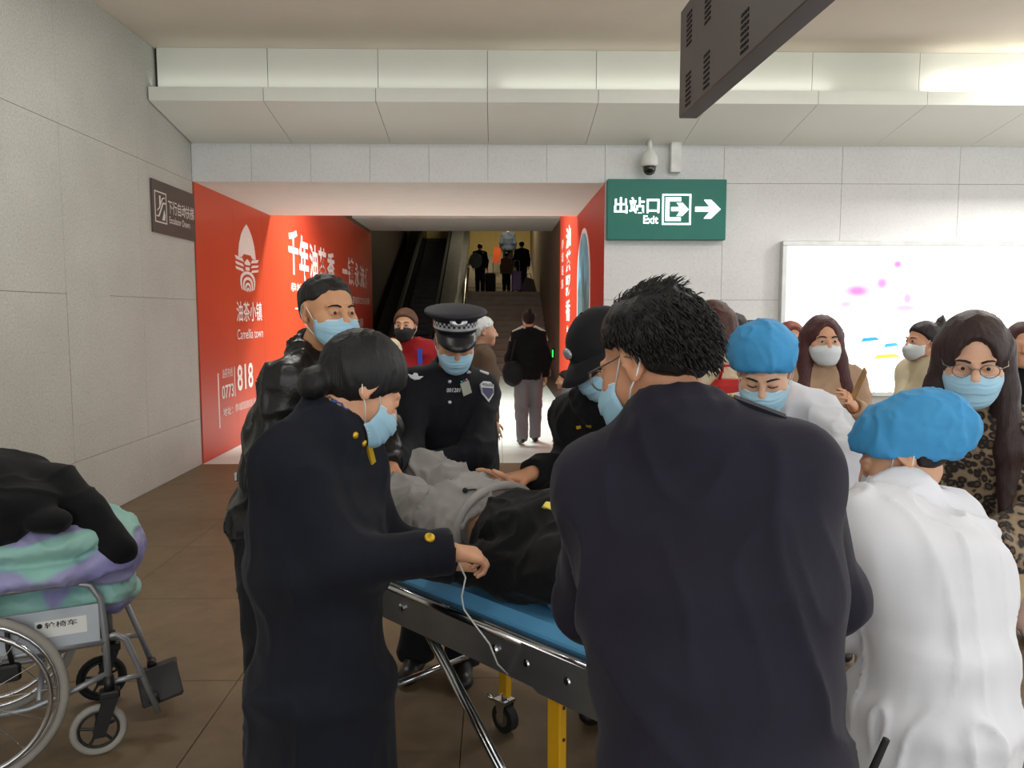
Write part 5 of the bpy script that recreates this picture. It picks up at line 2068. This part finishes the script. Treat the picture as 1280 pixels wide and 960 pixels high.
    fk.box(WX(.40, s_, .222), (.07, .052, .03), WM, .006)
    fk.build('castor_fork', M_BLACK, wc)
    MB().tube([WX(.40, s_, .23), WX(.40, s_, .29)], .018, 10).build('post_sleeve', M_BLACK, wc, smooth=True)

    # rear wheel
    c_ = WX(-.02, .275 * g, .30)
    circ = lambda r, off, n=40: [c_ + WR * off * g + WF * (r * math.cos(q)) + V(0, 0, r * math.sin(q)) for q in np.linspace(0, 2 * math.pi, n + 1)[:-1]]
    tw = MB().tube(circ(.285, 0), .0155, 8, closed=True).build('rear_tyre', M_TYRE, wc, smooth=True)
    MB().tube(circ(.266, 0), .009, 6, closed=True).build('wheel_rim', M_CHROME, tw, smooth=True)
    MB().tube(circ(.245, .035), .009, 8, closed=True).build('hand_rim', M_CHROME, tw, smooth=True)
    MB().tube([c_ - WR * .03, c_ + WR * .03], .028, 14).build('wheel_hub', M_BLACK, tw)
    for q in range(14):
        an_ = 2 * math.pi * q / 14
        d_ = WF * math.cos(an_) + V(0, 0, math.sin(an_))
        MB().tube([c_ + d_ * .02, c_ + d_ * .266], .0018, 5).build('spoke', M_CHROME, tw)
MB().box(WX(.18, 0, .427), (.42, .43, .02), WM, .006).build('seat', M_NYLON, wc)
MB().box(WX(-.045, 0, .70), (.02, .43, .40), WM, .006).build('backrest', M_NYLON, wc)
for g in (-1, 1):
    MB().tube([WX(.18, .22 * g, .24), WX(.18, -.22 * g, .41)], .011, 8).build('cross_brace', M_TUBE, wc, smooth=True)


# quilt heaped on its seat and the black coat thrown over it
def quilt_mat():
    k = NT('quilt_print')
    co = k.coords('pos')
    n1 = k.noise(co, 3.2, 3)
    w = k.n('ShaderNodeTexWave', wave_type='BANDS', bands_direction='Z')
    w.inputs['Scale'].default_value = 1.5
    w.inputs['Distortion'].default_value = 7.0
    w.inputs['Detail'].default_value = 2
    w.inputs['Detail Scale'].default_value = 1.2
    w.inputs['Phase Offset'].default_value = 1.6
    k.l(co, w.inputs['Vector'])
    c = k.ramp(w.outputs['Fac'], [(.0, srgb(150, 196, 186)), (.34, srgb(142, 190, 182)), (.5, srgb(150, 148, 190)), (.78, srgb(156, 152, 196)), (1, srgb(120, 116, 166))])
    k.l(c, k.b.inputs['Base Color'])
    k.b.inputs['Roughness'].default_value = .7
    k.b.inputs['Sheen Weight'].default_value = .15
    k.bump(k.noise(co, 45, 3), .25, .006)
    return k.m


F = Field(*bounds([WX(-.08, -.36, .40), WX(.56, .36, .95), WX(-.08, .36, .5), WX(.56, -.36, .5)], .04), .009)
QM = WM
F.ell(WX(.22, .0, .53), (.30, .205, .10), QM, 0)
F.ell(WX(.20, .0, .69), (.33, .30, .075), QM, .03)
F.ell(WX(.20, .0, .79), (.30, .29, .085), QM, .03)
F.ell(WX(.42, .02, .70), (.12, .24, .12), QM, .04)
F.ell(WX(.40, .05, .57), (.10, .16, .06), QM, .03)
F.plane(WX(.2, 0, .438), (0, 0, -1), .01)
quilt = F.mesh('folded_quilt', quilt_mat(), empty('quilt', tuple(WX(.2, 0, .51)), 'lilac and mint green quilt heaped on the wheelchair seat', 'quilt'), folds(.008, 9, (1, 1, 1.4), 21.0, .4))
ctp = empty('coat', tuple(WX(.1, 0, .85)), 'black coat thrown over the quilt on the wheelchair, one sleeve hanging', 'coat')
F = Field(*bounds([at(-70, 540, 2.9), at(170, 720, 2.7), at(-70, 700, 3.1), WX(-.1, .2, .7), WX(-.1, -.2, .7)], .14), .009)
F.ell(at(-20, 600, 2.85), (.22, .22, .11), QM, 0)
F.ell(at(20, 625, 2.75), (.15, .15, .075), QM, .05)
F.chain([at(10, 600, 2.9), at(70, 608, 2.86), at(108, 640, 2.84), at(148, 686, 2.82)], [.085, .078, .068, .062], .04)
F.ell(at(60, 650, 2.68), (.075, .06, .045), QM, .03)
F.ell(at(-10, 660, 2.66), (.12, .08, .08), QM, .04)
F.mesh('coat_body', M_BLACKC, ctp, folds(.006, 8, (1, 1, 1), 23.0, .3))
# ================================================================== BYSTANDERS
def bystander(label, px, ytop, Y, yaw, top, trousers, shoe=None, hair=('short', (22, 20, 20)), mask=None, fem=False, z=0.0, walk=0.0, coat=None, tone=(218, 168, 136), h=.016, pose=None, face=None, group=None, detail=True, hem=.10, length=.3, eyes=False, name_top='jacket', lean=0.0, hands=True):
    p = at(px, ytop, Y)
    H = p[2] - z
    J = stance(p[0], Y, yaw, H, z, fem, walk)
    if lean:
        for k_ in ('chest', 'neck', 'head', 'shR', 'shL'):
            J[k_] = J[k_] + J['face'] * lean * (J[k_][2] - J['pelvis'][2]) + V(0, 0, -.1 * lean)
    if pose:
        pose(J)
    set_head(J, None, face, s=J['s'])
    r = person(label, J, group)
    build_body(J, r, tone, .022, .009 if Y < 7 else .016, hands=hands, detail=detail)
    if hair:
        build_hair(J, r, hair[0], hair[1], .009 if Y < 7 else .016, .014, length=length, seed=px * .01)
    if mask:
        build_mask(J, r, mask, loops=Y < 7, nu=13, nv=9)
    if eyes:
        add_eyes(J, r)
    sk = None
    if coat:
        sk = [(J['pelvis'] + V(0, 0, -coat * .5), .19, .15), (J['pelvis'] + V(0, 0, -coat), .22, .18)]
    o = build_top(J, r, top, g=.030, gs=.028, gw=.024, hem=hem, flare=.0, h=h, skirt=sk, name=name_top, noise=folds(.008, 9, (1, 1, .8), px * .1, .3), collar=.03, cstand=-.004)
    build_trousers(J, r, trousers, h=h, noise=folds(.006, 10, (1, 1, .5), px * .2))
    build_shoes(J, r, shoe or M_SHOE, h=.012)
    return J, r, o


M_BEIGE = fabric('beige_wool', (176, 146, 120))
M_CREAM = fabric('cream_fleece', (214, 202, 172), .95, .6, 160)
M_JEANS = fabric('dark_jeans', (40, 46, 64))
M_GREYT = fabric('grey_trousers', (122, 120, 124))
M_BROWNC = fabric('brown_coat', (84, 66, 50))
M_PINKT = fabric('pale_pink_cloth', (226, 192, 180))


def ph(J):
    put(J, elL=at(1084, 540, 3.52), wrL=at(1066, 508, 3.32), elR=at(985, 560, 3.5), wrR=at(1010, 570, 3.3))


J, r, o = bystander('woman with long reddish hair and white mask raising a phone by the light box', 1027, 396, 3.6, 176, M_BEIGE, M_JEANS, hair=('long', (70, 34, 34)), mask=M_MASKW, fem=True, pose=ph, eyes=True, length=.30, h=.013)
for n_ in ('R', 'L'):
    pass
sm = empty('smartphone', tuple(at(1072, 480, 3.30)), 'slim smartphone held up in front of the light box', 'phone')
pd = unit(at(1080, 466, 3.28) - at(1066, 496, 3.31))
Rp = frame(np.cross(pd, V(-.25, -.95, 0)), pd)
MB().box(at(1073, 481, 3.295), (.072, .008, .145), Rp, .004).build('phone_case', mat('phone_gold', (190, 150, 96), .35, .4), sm)
MB().box(at(1073, 481, 3.295) + Rp[:, 1] * .0045, (.066, .001, .135), Rp).build('screen', M_BLACK, sm)
bystander('woman with long auburn hair in a cream fleece jacket turned away', 893, 377, 3.9, 28, M_CREAM, M_JEANS, hair=('long', (72, 38, 30)), fem=True, length=.2)
rb = empty('red_bag', tuple(at(914, 508, 3.72)), 'bright red bag held behind the navy suit man\'s shoulder', 'bag')
c_ = at(914, 496, 3.72)
MB().box(c_, (.20, .10, .17), None, .03).build('bag_body', mat('red_nylon', (196, 30, 26), .6), rb)
MB().tube([c_ + V(-.06, 0, .08), c_ + V(-.04, 0, .15), c_ + V(.04, 0, .15), c_ + V(.06, 0, .08)], .008, 8).build('bag_handle', mat('red_nylon', (196, 30, 26), .6), rb, smooth=True)
bystander('dark-haired man in black standing between the auburn woman and blue cap', 917, 393, 5.2, -75, M_BLACKC, M_TROUS)
bystander('black-haired person furthest back above the facing nurse\'s cap', 938, 402, 5.6, 170, M_BLACKC, M_TROUS, hair=('short', (18, 18, 26)))
bystander('red-haired masked woman standing at the left end of the light box', 988, 403, 4.9, 178, M_BROWNC, M_JEANS, hair=('long', (120, 52, 30)), mask=M_MASK, fem=True, length=.06, eyes=True)
J, r, o = bystander('woman with a topknot in a white coat, facing left before the light box', 1158, 403, 4.5, 98, M_CREAM, M_JEANS, hair=('pony', (36, 24, 28)), mask=M_MASKW, fem=True, eyes=True)
MB().tube([J['shR'] + V(-.03, -.06, .085), J['shR'] + V(.05, -.09, .04), J['shR'] + V(.10, -.07, -.1), J['pelvis'] + V(.16, -.1, .05)], .018, 8).build('bag_strap', M_NYLON, r, smooth=True)
J, r, o = bystander('person in a long black coat and pale pink trousers at the right edge', 1280, 404, 3.75, 150, M_BLACKC, M_PINKT, shoe=M_WHITEP, hair=('long', (60, 24, 26)), fem=True, coat=.36)
J, r, o = bystander('woman in a pale pink top half hidden behind the leopard top woman', 1262, 430, 4.3, 190, M_PINKT, M_TROUS, shoe=M_WHITEP, hair=('long', (40, 24, 26)), fem=True)

# red-vested helper near the escalator
J, r, o = bystander('woman in a red vest and black mask near the escalator foot', 507, 387, 5.7, 172, M_BLACKC, M_TROUS, pose=lambda J: put(J, elR=J['shR'] + V(-.02, -.06, -.27), wrR=at(508, 512, 5.5)), hair=('bun', (92, 58, 40)), mask=M_MASKB, fem=True, eyes=True, lean=-.02)
F = Field(*bounds([J[k] for k in ('shR', 'shL', 'pelvis', 'chest', 'neck')], .2), .014)
fill_torso(F, J, .045)
F.rc(J['neck'] - V(0, 0, .02), J['neck'] + V(0, 0, .2), .075, .08, .01, True)
F.plane(J['pelvis'] + V(0, 0, -.04), (0, 0, -1))
vs_ = F.mesh('red_vest', fabric('vest_red', (150, 24, 30)), r, folds(.006, 10, (1, 1, .8), 3.3))
plate(vs_, J['chest'] + V(-.09, -.2, .0), V(1, 0, 0), .09, .10, mat('vest_yellow', (222, 176, 40), .6), 'yellow_print', poly=[(-.5, -.5), (-.1, -.5), (-.1, -.1), (.4, -.1), (.4, .2), (-.1, .2), (-.1, .5), (-.5, .5)])
plate(vs_, J['chest'] + V(.12, -.2, .10), V(1, 0, 0), .035, .14, mat('lanyard_blue', (40, 60, 170), .5), 'lanyard')
F = Field(*bounds([at(489, 436, 5.5)], .14), .012)
F.ell(at(489, 436, 5.5), (.075, .07, .07), None, 0)
F.mesh('white_hood', M_CREAM, r, lumps(.006, 40))
wb_ = empty('paper_bag', tuple(at(508, 560, 5.42)), 'white paper bag hanging beside the police officer\'s arm', 'bag')
c_ = at(508, 552, 5.42)
MB().prism([(-.10, -.14), (.10, -.14), (.085, .13), (-.12, .16)], c_ + V(0, .05, 0), (1, 0, 0), (0, 0, 1), (0, -1, 0), .10).build('bag_body', mat('white_paper', (226, 222, 214), .7), wb_)
for s_ in (.04, -.04):
    MB().tube([c_ + V(-.06, s_, .13), c_ + V(-.04, s_, .22), c_ + V(.03, s_, .22), c_ + V(.05, s_, .13)], .004, 6).build('bag_handle', M_CREAM, wb_, smooth=True)
bystander('silver-haired person in dark coat right behind the peaked cap officer', 602, 397, 6.0, -80, M_BROWNC, M_TROUS, hair=('short', (196, 196, 196)), tone=(196, 150, 122))
bystander('small child in a grey coat beyond the black baseball cap officer', 708, 464, 6.4, 95, fabric('grey_fleece', (110, 108, 112)), M_TROUS, hair=('short', (30, 22, 20)))

# woman walking away towards the stairs
def wk(J):
    J['elL'] = J['elL'] + J['side'] * -.03
J, r, o = bystander('woman in black hoodie and grey trousers walking away to the stairs', 661, 388, 9.6, 4, M_BLACKC, M_GREYT, hair=('pony', (22, 19, 20)), fem=True, walk=.55, pose=wk, h=.016)
M_TRIM = fabric('white_trim', (216, 214, 210))
for n_ in ('R', 'L'):
    a, b = J['neck'] + V(0, -.05, .02), J['sh' + n_]
    sg = 1 if n_ == 'R' else -1
    MB().tube([a + V(sg * .03, 0, .0), (a + b) / 2 + V(0, -.02, .075), b + V(sg * .04, -.02, .055), b + V(sg * .075, -.03, -.06)], .016, 8).build('white_piping', M_TRIM, o, smooth=True)
sb = empty('shoulder_bag', tuple(J['pelvis'] + V(-.22, -.06, -.2)), 'black shoulder bag at the walking woman\'s left hip', 'bag')
F = Field(*bounds([J['pelvis'] + V(-.21, -.08, .0)], .26), .015)
F.ell(J['pelvis'] + V(-.20, -.10, -.02), (.13, .08, .16), None, 0)
F.mesh('bag_body', M_NYLON, sb, lumps(.008, 18))
MB().tube([J['pelvis'] + V(-.22, -.1, .1), J['shL'] + V(-.03, -.09, -.1), J['shL'] + V(.02, -.03, .085), J['shL'] + V(.0, .08, -.02)], .014, 8).build('bag_strap', M_NYLON, sb, smooth=True)

# travellers on the stairs
far = dict(h=.026, detail=False, hands=True)
zs = lambda Y: RISE * min(NR, max(0, math.floor((Y - 20.1) / TREAD) + 1)) if Y < YL else ZL + (RISE * (math.floor((Y - 28.4) / TREAD) + 1) if Y > 28.4 else 0)
M_BLUEJ = fabric('slate_jacket', (74, 84, 104))
J1, r1, _ = bystander('traveller in black with a grey backpack climbing the stairs on the left', 600, 305, 26.4, 5, M_BLACKC, M_TROUS, z=ZL, walk=.3, **far)
bystander('traveller in a slate blue jacket highest on the stairs', 635, 282, 30.0, 4, M_BLUEJ, M_TROUS, z=zs(30.0), **far)
bystander('traveller in a brown coat climbing the stairs in the middle', 633, 316, 25.2, 2, M_BROWNC, M_TROUS, hair=('short', (26, 20, 18)), fem=True, z=zs(25.2), coat=.1, walk=.3, **far)
J4, r4, _ = bystander('traveller in black pulling the purple suitcase up the stairs', 652, 302, 25.9, 3, M_BLACKC, M_TROUS, z=ZL, walk=.2, **far)
bp = empty('backpack', tuple(J1['chest'] + V(-.2, -.2, -.3)), 'grey backpack on the left stair traveller', 'backpack')
F = Field(*bounds([J1['chest'] + V(-.16, -.22, -.1)], .4), .025)
F.ell(J1['chest'] + V(-.14, -.24, -.12), (.22, .13, .25), None, 0)
F.mesh('bag_body', fabric('grey_nylon', (96, 98, 100)), bp)
for sx in (-.12, .1):
    MB().tube([J1['chest'] + V(sx, -.16, .12), J1['chest'] + V(sx, .02, .2), J1['chest'] + V(sx, .13, .08)], .018, 6).build('shoulder_strap', M_NYLON, bp)


def suitcase(label, c, w, hh, d, m):
    s_ = empty('suitcase', (c[0], c[1], c[2]), label, 'suitcase', 'suitcases on the stairs')
    MB().box((c[0], c[1], c[2] + .05 + hh / 2), (w, d, hh), None, .04).build('shell', m, s_)
    MB().tube([(c[0] - w * .25, c[1], c[2] + .05 + hh), (c[0] - w * .25, c[1], c[2] + hh + .38), (c[0] + w * .25, c[1], c[2] + hh + .38), (c[0] + w * .25, c[1], c[2] + .05 + hh)], .012, 8).build('pull_handle', M_STEEL, s_)
    for q in (-.3, 0, .3):
        MB().box((c[0] + w * q, c[1] - d / 2 - .004, c[2] + .05 + hh / 2), (w * .1, .012, hh * .86)).build('rib', m, s_)
    for sx in (-1, 1):
        MB().tube([(c[0] + sx * w * .38, c[1] - .02, c[2] + .03), (c[0] + sx * w * .38, c[1] + .02, c[2] + .03)], .03, 10).build('wheel', M_RUBBER, s_)


suitcase('black suitcase standing on the stair landing', (at(613, 340, 26.6)[0], 26.7, ZL), .36, .62, .24, M_NYLON)
pz = zs(25.35)
suitcase('purple suitcase being hauled up the stairs', (at(646, 350, 25.4)[0], 25.42, pz), .34, .62, .2, mat('purple_shell', (104, 80, 140), .45))
tb = empty('travel_bag', (at(660, 350, 25.8)[0], 25.8, ZL), 'grey travel bag in the right hand of the traveller in black', 'bag')
c_ = V(at(660, 350, 25.8)[0], 25.8, ZL)
MB().prism([(-.28, .02), (.28, .02), (.18, .42), (-.08, .50)], c_ + V(0, .1, .0), (1, 0, 0), (0, 0, 1), (0, -1, 0), .2).build('bag_body', fabric('grey_nylon', (96, 98, 100)), tb)
MB().tube([c_ + V(-.06, 0, .44), c_ + V(-.02, 0, .6), c_ + V(.08, 0, .6), c_ + V(.12, 0, .42)], .014, 6).build('bag_handle', M_NYLON, tb)
og = empty('shopping_bag', tuple(at(622, 318, 29.7)), 'orange shopping bag carried by the highest stair traveller', 'bag')
c_ = at(621, 318, 29.7)
MB().prism([(-.16, -.32), (.12, -.32), (.16, .2), (-.10, .26)], c_ + V(0, .06, 0), (1, 0, 0), (0, 0, 1), (0, -1, 0), .12).build('bag_body', mat('orange_bag', (214, 90, 40), .6), og)
MB().tube([c_ + V(-.04, 0, .2), c_ + V(.02, 0, .42), c_ + V(.1, 0, .2)], .012, 6).build('bag_handle', mat('orange_bag', (214, 90, 40), .6), og)

flush_lettering()
